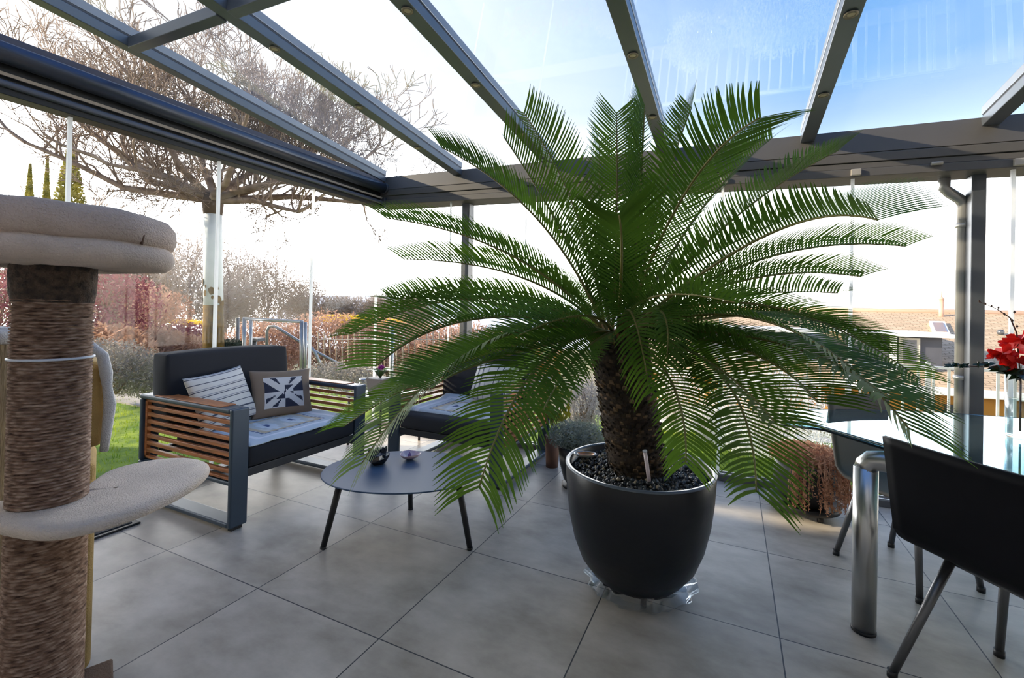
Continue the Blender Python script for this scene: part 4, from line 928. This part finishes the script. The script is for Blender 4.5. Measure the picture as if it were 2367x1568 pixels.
# ------------------------------------------------------------------ side table with jar and planter by the corner
c = V((-.36, 2.02, 0)); ZT = .47
t = thing('side_table', 'small pale side table in the glass corner between the two lounge seats', 'table', tuple(c)); b = MB()
b.box((c.x - .24, c.y - .24, ZT - .02), (c.x + .30, c.y + .24, ZT)); b.build('table_top', mat('pale_table_top', (.40, .43, .46), .35), t, bevel=.004)
for sx in (-.22, .27):
    for sy in (-.22, .21): b = MB(); b.tube([(c.x + sx, c.y + sy, 0), (c.x + sx, c.y + sy, ZT - .02)], .011, 10); b.build('leg', M_BLACK, t)
def ontab(u, v, z): return onz(u, v, z)
p = ontab(836, 900, ZT); p = V((-.50, 1.90, ZT)) if p.x < -.6 else p
t = thing('storage_jar', 'clear glass jar with a metal lid on the side table', 'jar', tuple(p)); b = MB(); b.lathe([(.001, .001), (.045, .001), (.048, .01), (.048, .10), (.038, .12)], 24, p); b.build('glass', G_CLEAR, t); b = MB(); b.lathe([(.04, .12), (.043, .12), (.043, .145), (.001, .147)], 24, p); b.build('lid', M_STEEL, t)
p = V((-.30, 1.90, ZT)); t = thing('planter_box', 'small grey square planter with an orchid on the side table', 'plant', tuple(p)); b = MB()
b.hexa([(p.x - .07, p.y - .07, ZT), (p.x + .07, p.y - .07, ZT), (p.x + .07, p.y + .07, ZT), (p.x - .07, p.y + .07, ZT)], [(p.x - .09, p.y - .09, ZT + .17), (p.x + .09, p.y - .09, ZT + .17), (p.x + .09, p.y + .09, ZT + .17), (p.x - .09, p.y + .09, ZT + .17)])
b.build('pot', mat('warm_grey_pot', (.30, .28, .27), .6), t, bevel=.005)
rr = random.Random(61); b = MB()
for i in range(9):
    a = i * .8; d = V((math.cos(a), math.sin(a), .7)).normalized(); s0 = p + V((0, 0, .17)); e_ = s0 + d * .17; n2 = d.cross(V((0, 0, 1))).normalized()
    m1 = s0.lerp(e_, .5) + V((0, 0, .03)); b.add([s0 - n2 * .008, s0 + n2 * .008, m1 - n2 * .022, m1 + n2 * .022, e_ + V((0, 0, -.02))], [(0, 1, 3, 2), (2, 3, 4)], True)
b.build('leaves', mat('houseplant_green', (.05, .12, .02), .45, trans=.15), t)
b = MB(); leafcloud(b, p + V((.03, -.02, .27)), (.03, .03, .025), 60, .012, rr, .1); b.tube([p + V((0, 0, .15)), p + V((.03, -.02, .26))], .003, 4); b.build('blossom', mat('magenta_petal', (.35, .04, .28), .6, trans=.3), t)
# leafy plant behind the second seat
for nm, lb, c, rad, m, sd in (('croton_plant', 'orange and green leafy plant outside the glass behind the second lounge seat', V((.62, 2.85, -.08)), (.48, .16, .20), mat('croton_leaf', (.22, .15, .01), .5, col2=(.42, .12, .03), vs=5, trans=.3), 71),
                              ('foliage_plant', 'green leafy potted plant right of the second lounge seat arm', V((1.33, 2.16, 0)), (.13, .13, .20), mat('yellow_green_leaf', (.10, .14, .01), .5, col2=(.30, .26, .02), vs=5, trans=.3), 72)):
    t = thing(nm, lb, 'plant', tuple(c)); zc = .80 if sd == 71 else .50
    b = MB(); hh = .5 if sd == 71 else .26; b.lathe([(.001, .0), (.05, 0), (.065, hh), (.058, hh), (.001, hh - .03)], 20, c); b.build('pot', mat('terracotta_dark', (.16, .08, .05), .8), t)
    rr = random.Random(sd); b = MB()
    for i in range(420 if sd == 71 else 90):
        d = V((rr.gauss(0, 1) * rad[0] * 3, rr.gauss(0, 1) * rad[1] * 3, abs(rr.gauss(0, 1)))).normalized(); s0 = c + V((rr.uniform(-1, 1) * rad[0], rr.uniform(-1, 1) * rad[1] * .8, zc + rr.uniform(-1, 1) * rad[2] * .7)); L_ = .10; e_ = s0 + d * L_; n2 = d.cross(V((0, .3, 1))).normalized(); m1 = s0.lerp(e_, .45)
        b.add([s0, m1 - n2 * .02, e_ + V((0, 0, -.01)), m1 + n2 * .02], [(0, 1, 2, 3)], True)
    b.build('leaves', m, t)
    b = MB()
    for i in range(12): b.tube([c + V((0, 0, hh - .05)), c + V((rr.uniform(-.8, .8) * rad[0], rr.uniform(-.8, .8) * rad[1], zc))], .004, 4)
    b.build('stems', M_RACHIS, t)
    if sd == 71:
        b = MB(); leafcloud(b, V((.35, 2.72, .66)), (.05, .02, .03), 40, .014, rr, .1); b.build('red_blossom', mat('red_petal', (.7, .02, .01), .5, trans=.3), t)

# ------------------------------------------------------------------ glass dining table
ZG = .785
t = thing('dining_table', 'extending glass dining table on brushed steel legs at the right', 'table', (3.7, 1.2, 0))
def bez(ps, n):
    out = []
    for i in range(n + 1):
        s_ = i / n; q = [V((*p, 0)) for p in ps]
        while len(q) > 1: q = [q[j].lerp(q[j + 1], s_) for j in range(len(q) - 1)]
        out.append((q[0].x, q[0].y))
    return out
far = [(2.924, 1.40), (3.028, 1.52), (3.18, 1.625), (3.363, 1.713), (3.52, 1.785), (3.683, 1.838), (3.83, 1.87), (3.975, 1.892), (4.10, 1.91), (4.6, 1.90), (5.0, 1.78)]
nr = [(5.0, .75), (4.6, .62), (4.2, .56), (3.9, .56), (3.62, .60), (3.44, .66), (3.255, .915), (3.07, 1.15)]
b = MB(); poly = list(reversed(far + nr)); b.extr(poly, ZG - .010, ZG)
b.build('glass_top', G_TABLE, t)
b = MB(); pl_ = far + nr; b.tube([(x, y, ZG - .005) for x, y in pl_] + [(pl_[0][0], pl_[0][1], ZG - .005)], .0065, 6); b.build('glass_edge', mat('green_glass_edge', (.01, .05, .05), .1, coat=.5), t)
low = [onz(1806, 980, ZG - .035), onz(1870, 970, ZG - .035), V((3.6, 1.5, 0)), V((4.0, 1.2, 0)), V((3.5, .85, 0)), onz(2040, 1034, ZG - .035), onz(1905, 992, ZG - .035)]
b = MB(); b.extr([(p.x, p.y) for p in reversed(low)], ZG - .045, ZG - .036); b.build('extension_leaf', G_TABLE, t)
b = MB(); b.tube([(p.x, p.y, ZG - .040) for p in (low[4], low[5], low[6], low[0], low[1])], .006, 6); b.build('leaf_edge', mat('black_edge', (.006, .012, .014), .15), t)
LG = V((3.195, .925)); dirt = V((.57, -.82)).normalized(); dira = V((.82, .57)).normalized()
def steelleg(p):
    b = MB(); b.tube([(p.x, p.y, .012), (p.x, p.y, .68)], .043, 28); lg = b.build('leg', M_STEEL, t)
    b = MB(); b.tube([(p.x, p.y, 0), (p.x, p.y, .014)], .044, 24); b.build('foot_cap', M_BLACK, lg)
L1 = LG; L2 = LG + dirt * .34; L3 = LG + dira * 1.35; L4 = L3 + dirt * .34
legs4 = [V((3.195, .925)), V((4.35, .78)), V((4.55, 1.62))]
for p in legs4: steelleg(p)
b = MB(); a_ = V((3.195, .925, .70)); 
b.tube([a_ + V((0, 0, -.03)), a_ + V((.004, -.003, -.01)), a_ + V((.02, -.008, .012)), a_ + V((.05, -.02, .018)), V((3.75, .66, .718)), V((4.35, .78, .70))], .042, 24); b.tube([V((4.35, .78, .70)), V((4.55, 1.62, .70))], .04, 20)
b.build('frame_tube', M_STEEL, t)
# vase with flowers
vp = onz(2358, 1012, ZG)
t = thing('flower_vase', 'tall clear glass vase of water at the right edge of the glass table', 'vase', tuple(vp))
b = MB(); b.lathe([(.001, .004), (.045, .002), (.05, .01), (.05, .30), (.048, .30), (.046, .012), (.001, .01)], 36, vp); b.build('glass', G_CLEAR, t)
b = MB(); b.lathe([(.0455, .012), (.0455, .17), (.001, .17)], 32, vp); b.build('water', glass_mat('water', (.85, .92, .92), .8, ior=1.33), t)
rr = random.Random(77); fd = (vp - CAMC).length
t = thing('flower_bouquet', 'red poinsettia-like blossoms with dark leaves and a budding twig in the vase', 'flowers', (vp.x, vp.y, vp.z + .02))
dv = (vp - CAMC).dot(RF)
M_REDP = mat('red_petals', (.70, .012, .006), .5, trans=.25, var=.15, vs=20)
def blossom(c, n, s_, nm='blossom'):
    b = MB()
    for i in range(n):
        d = V((rr.gauss(0, 1), rr.gauss(0, 1) - .4, rr.gauss(0, .8))).normalized(); n2 = d.orthogonal().normalized(); n2 = (Matrix.Rotation(rr.uniform(0, 6), 3, d) @ n2)
        o = d.cross(n2); tipp = c + d * s_; m1 = c + d * s_ * .55 + o * s_ * .12
        b.add([c, m1 - n2 * s_ * .36, tipp - n2 * s_ * .12, tipp + n2 * s_ * .12, m1 + n2 * s_ * .36], [(0, 1, 2, 3, 4)], True)
    b.build(nm, M_REDP, t)
for u, v, s_, dd in ((2318, 818, .05, 0), (2345, 800, .055, .03), (2362, 785, .06, -.02), (2350, 838, .055, -.04), (2300, 822, .035, .02), (2380, 820, .06, 0)): blossom(at(u, v, dv + dd), 16, s_)
b = MB()
for u, v, s_ in ((2280, 842, .03), (2262, 843, .02), (2225, 846, .022), (2195, 845, .022), (2208, 843, .02), (2310, 852, .04), (2330, 858, .045), (2355, 865, .045), (2232, 845, .018)):
    c = at(u, v, dv - .02)
    for i in range(5):
        d = V((rr.gauss(0, 1), rr.gauss(0, .6), rr.gauss(0, .5))).normalized(); n2 = d.orthogonal().normalized()
        b.add([c - d * s_, c - n2 * s_ * .45, c + d * s_, c + n2 * s_ * .45], [(0, 1, 2, 3)], True)
b.build('leaves', mat('dark_holly_leaf', (.012, .035, .006), .4), t)
b = MB(); s0 = vp + V((0, 0, .25)); b.tube([vp + V((0, 0, .03)), s0, at(2330, 850, dv), at(2195, 845, dv - .02)], [.004, .004, .003, .0015], 5); b.tube([s0, at(2350, 770, dv), at(2335, 735, dv), at(2305, 715, dv), at(2262, 697, dv)], [.003, .003, .0025, .002, .0012], 5)
for u, v in ((2340, 742), (2322, 727), (2308, 712), (2292, 708), (2278, 703), (2264, 697), (2345, 722), (2351, 755)):
    c = at(u, v, dv); b.lathe([(.0005, -.006), (.005, 0), (.0005, .008)], 6, c)
b.build('twigs', mat('brown_twig', (.10, .05, .03), .7), t)

# ------------------------------------------------------------------ dining chairs
def chair(label, base, ang, m_shell, m_leg, rear_splay=.06, w_=.43, hb=.84):
    """shell chair: local +x is the direction it faces, origin under the seat centre"""
    t = thing('dining_chair', label, 'chair', base, ang)
    nU, nV = 14, 22; b = MB(); vs = []
    prof = []
    for j in range(nV + 1):
        f = j / nV
        if f < .42: x = .22 - f / .42 * .36; z = .445 - .012 * math.sin(f / .42 * PI)
        elif f < .56: a = (f - .42) / .14 * PI / 2 * .88; x = -.14 - .075 * math.sin(a); z = .445 + .075 * (1 - math.cos(a))
        else: g = (f - .56) / .44; x = -.213 - g * .055; z = .512 + g * (hb - .512)
        prof.append((x, z))
    for j, (x, z) in enumerate(prof):
        f = j / nV; ww = w_ * (1.0 if f > .5 else .98 - .04 * (1 - f / .5))
        for i in range(nU + 1):
            u = i / nU * 2 - 1; cu = .0 if f < .5 else .022 * (1 - u * u) * min(1, (f - .5) * 4)
            vs.append((x - cu, u * ww / 2, z))
    b.add(vs, [(j * (nU + 1) + i, j * (nU + 1) + i + 1, (j + 1) * (nU + 1) + i + 1, (j + 1) * (nU + 1) + i) for j in range(nV) for i in range(nU)], True)
    o = b.build('seat_shell', m_shell, t, local=True); s_ = o.modifiers.new('s', 'SOLIDIFY'); s_.thickness = .014; s_.offset = 0
    for sx, sy in ((1, 1), (1, -1), (-1, 1), (-1, -1)):
        b = MB(); tp = V((.15 if sx > 0 else -.12, sy * .145, .435)); ft = V((.20 if sx > 0 else -.12 - rear_splay * 2.0, sy * (.195), .012))
        b.tube([ft, tp], [.0135, .0165], 14); lg = b.build('leg', m_leg, t, local=True)
        b = MB(); b.tube([ft - V((0, 0, .012)), ft + V((0, 0, .014))], .0165, 12); b.build('foot_cap', M_BLACK, lg, local=True)
    b = MB(); b.tube([(.15, -.155, .425), (.15, .155, .425)], .010, 8); b.tube([(-.12, -.155, .425), (-.12, .155, .425)], .010, 8); b.tube([(.15, -.155, .425), (-.12, -.155, .425)], .010, 8); b.tube([(.15, .155, .425), (-.12, .155, .425)], .010, 8)
    b.build('under_frame', m_leg, t, local=True); return t
M_BSH = mat('black_leatherette', (.0035, .0035, .005), .55, spec=.12)
M_MESH = mat('grey_mesh_fabric', (.17, .15, .13), .7, trans=.3)
M_LEGD = mat('grey_metal_leg', (.16, .16, .165), .35, .8)
chair('black dining chair in the right foreground with its back to the camera', (3.60, .715, 0), math.atan2(.606, .795), M_BSH, M_LEGD, .10, .56, .85)
chair('grey mesh dining chair on the far side of the glass table, facing it', (3.505, 1.545, 0), math.atan2(-.78, .63), M_MESH, M_LEGD, .05, .43, .86)

# ------------------------------------------------------------------ cat tree
CP = at(119, 900, 1.13); CP.z = 0
t = thing('cat_tree', 'tall cat tree with sisal post and plush beds in the left foreground', 'cat tree', tuple(CP))
def sisal_mat():
    m = bpy.data.materials.new('sisal_rope'); m.use_nodes = True; tt = m.node_tree; n = tt.nodes; bs = n['Principled BSDF']; bs.inputs['Roughness'].default_value = .95
    tcn = n.new('ShaderNodeTexCoord'); mp = n.new('ShaderNodeMapping'); mp.inputs['Scale'].default_value = (14, 14, 60); tt.links.new(tcn.outputs['Object'], mp.inputs[0])
    n1 = n.new('ShaderNodeTexNoise'); n1.inputs['Scale'].default_value = 3.; n1.inputs['Detail'].default_value = 8; tt.links.new(mp.outputs[0], n1.inputs['Vector'])
    rp = n.new('ShaderNodeValToRGB'); E_ = rp.color_ramp.elements; E_[0].position = .30; E_[0].color = (.11, .055, .035, 1); E_[1].position = .68; E_[1].color = (.80, .60, .46, 1); q = E_.new(.5); q.color = (.46, .28, .19, 1)
    tt.links.new(n1.outputs[0], rp.inputs[0]); tt.links.new(rp.outputs[0], bs.inputs['Base Color'])
    n2 = n.new('ShaderNodeTexNoise'); n2.inputs['Scale'].default_value = 60; bp = n.new('ShaderNodeBump'); bp.inputs['Strength'].default_value = .9; bp.inputs['Distance'].default_value = .006
    tt.links.new(mp.outputs[0], n2.inputs['Vector']); tt.links.new(n2.outputs[0], bp.inputs['Height']); tt.links.new(bp.outputs[0], bs.inputs['Normal']); return m
M_SIS = sisal_mat()
def sisal(c, r_, z0, z1, name='sisal_post', pitch=.0078):
    b = MB(); k_ = int((z1 - z0) / pitch); prof = []
    for i in range(k_):
        z = z0 + i * pitch
        prof += [(r_ - .0050, z), (r_, z + pitch * .3), (r_ + .0005, z + pitch * .5), (r_, z + pitch * .75)]
    b.lathe(prof, 48, c, fn=lambda a, z: 1 + .012 * noise.noise(V((math.cos(a) * 1.5, math.sin(a) * 1.5, z * 5)))); return b.build(name, M_SIS, t)
sisal(CP, .074, .04, 1.40)
# wrap: matted dark fur patch sleeve at top
b = MB(); b.lathe([(.073, 1.30), (.0775, 1.325), (.079, 1.37), (.078, 1.40)], 48, CP, fn=lambda a, z: 1 + .03 * noise.noise(V((math.cos(a) * 4, math.sin(a) * 4, z * 30)))); b.build('dark_wrap', mat('matted_fur', (.035, .024, .018), .98, col2=(.12, .08, .055), vs=60, bump=1., bs=200), t)
b = MB(); zc = onz(30, 858, 1.19).z; zc = 1.165
b.lathe([(.074, zc - .003), (.0785, zc - .002), (.0785, zc + .002), (.074, zc + .003)], 48, CP, fn=lambda a, z: 1); o = b.build('cord', mat('pale_cord', (.62, .66, .74), .5), t)
# upper bed
BC = V((CP.x - .02, CP.y - .005, 0)); 
def plush(mb, c, prof, ex=1., ey=1., ang=0., n=72, amp=.02):
    vs = []; c = V(c); ca, sa = math.cos(ang), math.sin(ang)
    for r_, z in prof:
        for j in range(n):
            a = 2 * PI * j / n; k_ = 1 + amp * noise.noise(V((math.cos(a) * 2.4, math.sin(a) * 2.4, z * 7)))
            x, y = r_ * k_ * ex * math.cos(a), r_ * k_ * ey * math.sin(a)
            vs.append(c + V((x * ca - y * sa, x * sa + y * ca, z + .006 * noise.noise(V((math.cos(a) * 3, math.sin(a) * 3, 9 + r_ * 5))))))
    k_ = len(prof); mb.add(vs, [(i * n + j, i * n + (j + 1) % n, (i + 1) * n + (j + 1) % n, (i + 1) * n + j) for i in range(k_ - 1) for j in range(n)], True)
BC = at(112, 500, 1.15); BC.z = -.04; Rb = .258
b = MB(); plush(b, BC, [(.001, 1.43), (Rb * .78, 1.43), (Rb * .92, 1.434), (Rb * .98, 1.446), (Rb, 1.465), (Rb * .985, 1.482), (Rb * .955, 1.490)]); b.build('bed_base', M_FLEECE, t)
b = MB(); plush(b, BC, [(Rb * .94, 1.488), (Rb * .99, 1.496), (Rb * 1.01, 1.518), (Rb * .99, 1.545), (Rb * .94, 1.563), (Rb * .86, 1.570), (Rb * .76, 1.566), (Rb * .68, 1.55), (Rb * .64, 1.52), (.001, 1.51)], amp=.04); bd = b.build('bed_bolster', mat('taupe_fleece', (.56, .44, .36), .95, var=.14, vs=7, bump=.9, bs=200), t)
b = MB(); a = math.radians(-118)
for k_ in (-118, 20, 140):
    a = math.radians(k_); rad = V((math.cos(a), math.sin(a), 0)); b.tube([BC + rad * Rb * .99 + V((0, 0, 1.49)), BC + rad * Rb * 1.012 + V((0, 0, 1.518)), BC + rad * Rb * .992 + V((0, 0, 1.545)), BC + rad * Rb * .88 + V((0, 0, 1.568))], .0035, 5)
b.build('seam', mat('seam_brown', (.14, .08, .055), .95), bd)
# lower shelf: leaf outline
ZS = .80
out = [onz(u, v, ZS) for u, v in ((-60, 1205), (0, 1222), (60, 1236), (120, 1238), (200, 1222), (280, 1200), (350, 1173), (410, 1145), (455, 1118), (485, 1092), (487, 1077), (465, 1066), (420, 1061), (360, 1066), (300, 1078), (245, 1095), (215, 1120), (170, 1150), (60, 1160), (-60, 1175))]
cen = sum((p for p in out), V()) / len(out)
b = MB(); n_ = len(out); rings = [(.02, -.008), (.9, -.008), (.985, -.006), (1.0, .0), (1.005, .010), (.985, .020), (.90, .026), (.5, .024), (.02, .022)]
vs = []
for sc, dz in rings:
    for p in out: q = cen + (p - cen) * sc; vs.append((q.x, q.y, ZS - .012 + dz + .003 * noise.noise(V((q.x * 30, q.y * 30, 1)))))
b.add(vs, [(i * n_ + j, i * n_ + (j + 1) % n_, (i + 1) * n_ + (j + 1) % n_, (i + 1) * n_ + j) for i in range(len(rings) - 1) for j in range(n_)], True)
o = b.build('plush_shelf', M_CREAM, t, subsurf=2)
# rear house box, fleece trim and second post
M_TAN = mat('tan_plush', (.42, .27, .09), .9, var=.18, vs=8, bump=.5, bs=200)
q0 = onz(213, 1553, .04); 
hb = V((q0.x - .18, q0.y + .02, 0)); Mx = Matrix.Rotation(.42, 3, 'Z')
b = MB(); c = V((q0.x, q0.y, 0)); rt = V((RX.x, RX.y, 0)).normalized(); fw = V((RF.x, RF.y, 0)).normalized()
def obox(mb, c0, wl, wr, d0, d1, z0, z1):
    ps = [c0 - rt * wl + fw * d0, c0 + rt * wr + fw * d0, c0 + rt * wr + fw * d1, c0 - rt * wl + fw * d1]
    mb.hexa([p + V((0, 0, z0)) for p in ps], [p + V((0, 0, z1)) for p in ps])
fw = V((c.x - CAMC.x, c.y - CAMC.y, 0)).normalized(); rt = V((fw.y, -fw.x, 0))
obox(b, c, .34, -.005, .0, .30, .04, .76); b.build('cat_house', M_TAN, t, bevel=.03, seg=4)
b = MB(); obox(b, c, .34, .022, .0, .32, .80, 1.10); b.build('upper_tunnel', M_TAN, t, bevel=.04, seg=4)
b = MB(); e0 = c + rt * .014 - fw * .005
b.tube([e0 + V((0, 0, .79)), e0 + rt * .006 + V((0, 0, .86)), e0 + rt * .012 + V((0, 0, .95)), e0 + rt * .004 + V((0, 0, 1.01)), e0 + rt * .0 + V((0, 0, 1.06)), e0 - rt * .01 + V((0, 0, 1.12)), e0 - rt * .04 + V((0, 0, 1.15)), e0 - rt * .12 + V((0, 0, 1.15))], [.012, .014, .017, .013, .018, .016, .02, .02], 10); b.build('fleece_trim', mat('white_fleece', (.62, .61, .60), .95, bump=.8, bs=220), t)
c2 = at(5, 1100, 1.36); c2.z = 0
b = MB(); b.lathe([(.001, .04), (.085, .04), (.087, .3), (.085, .8), (.087, 1.175), (.001, 1.178)], 32, c2 - rt * .055); b.build('wicker_tower', mat('brown_wicker', (.13, .08, .035), .8, col2=(.30, .21, .10), vs=20, stretch=(3, 3, .4), bump=.8, bs=60), t)
b = MB(); plush(b, c2 - rt * .055, [(.001, 1.176), (.088, 1.178), (.098, 1.19), (.095, 1.21), (.07, 1.22), (.001, 1.215)], n=36); b.build('top_pad', mat('white_fleece', (.62, .61, .60)), t)
b = MB(); bc = onz(262, 1560, .04)
obox(b, V((bc.x, bc.y, 0)), 1.0, 0, -.75, .10, 0.0, .04); b.build('base_board', mat('brown_carpet_board', (.20, .12, .07), .9, bump=.6, bs=200), t, bevel=.006)

# floor mat / drain
b = MB(); p = V((-.46, .10, 0)); b.box((-.80, -.55, 0), (-.46, .10, .012)); m_ = b.build('door_mat', M_BLACK, loc=(-.63, -.2, 0), bevel=.004); tag(m_, 'black rubber-edged floor mat partly hidden by the cat tree', 'mat')
b = MB(); b.box((-.77, -.52, .012), (-.49, .07, .016)); b.build('pile', mat('mat_pile', (.025, .03, .045), .95, bump=1., bs=300), m_)

# repeats share a group
GROUPS = {'winter_tree': 'leafless trees of the far woodland', 'beech_hedge': 'dry beech hedges on the slope', 'copper_shrub': 'copper leaved shrubs in the garden', 'lavender_bush': 'lavender bushes beyond the glass',
          'forsythia': 'yellow flowering shrubs on the slope', 'conifer': 'conifers at the upper left', 'roof_rafter': 'rafters of the glass roof', 'support_post': 'posts outside the far glass',
          'lounge_seat': 'matching lounge seats', 'striped_cushion': 'striped cushions', 'patchwork_quilt': 'quilts on the lounge seats', 'dining_chair': 'chairs at the glass table',
          'ornamental_bush': 'sparkling silvery bushes on the lawn', 'handrail': 'handrails by the garden gate'}
for o in list(bpy.data.objects):
    if o.parent is None and 'label' in o and o.name.split('.')[0] in GROUPS: o['group'] = GROUPS[o.name.split('.')[0]]
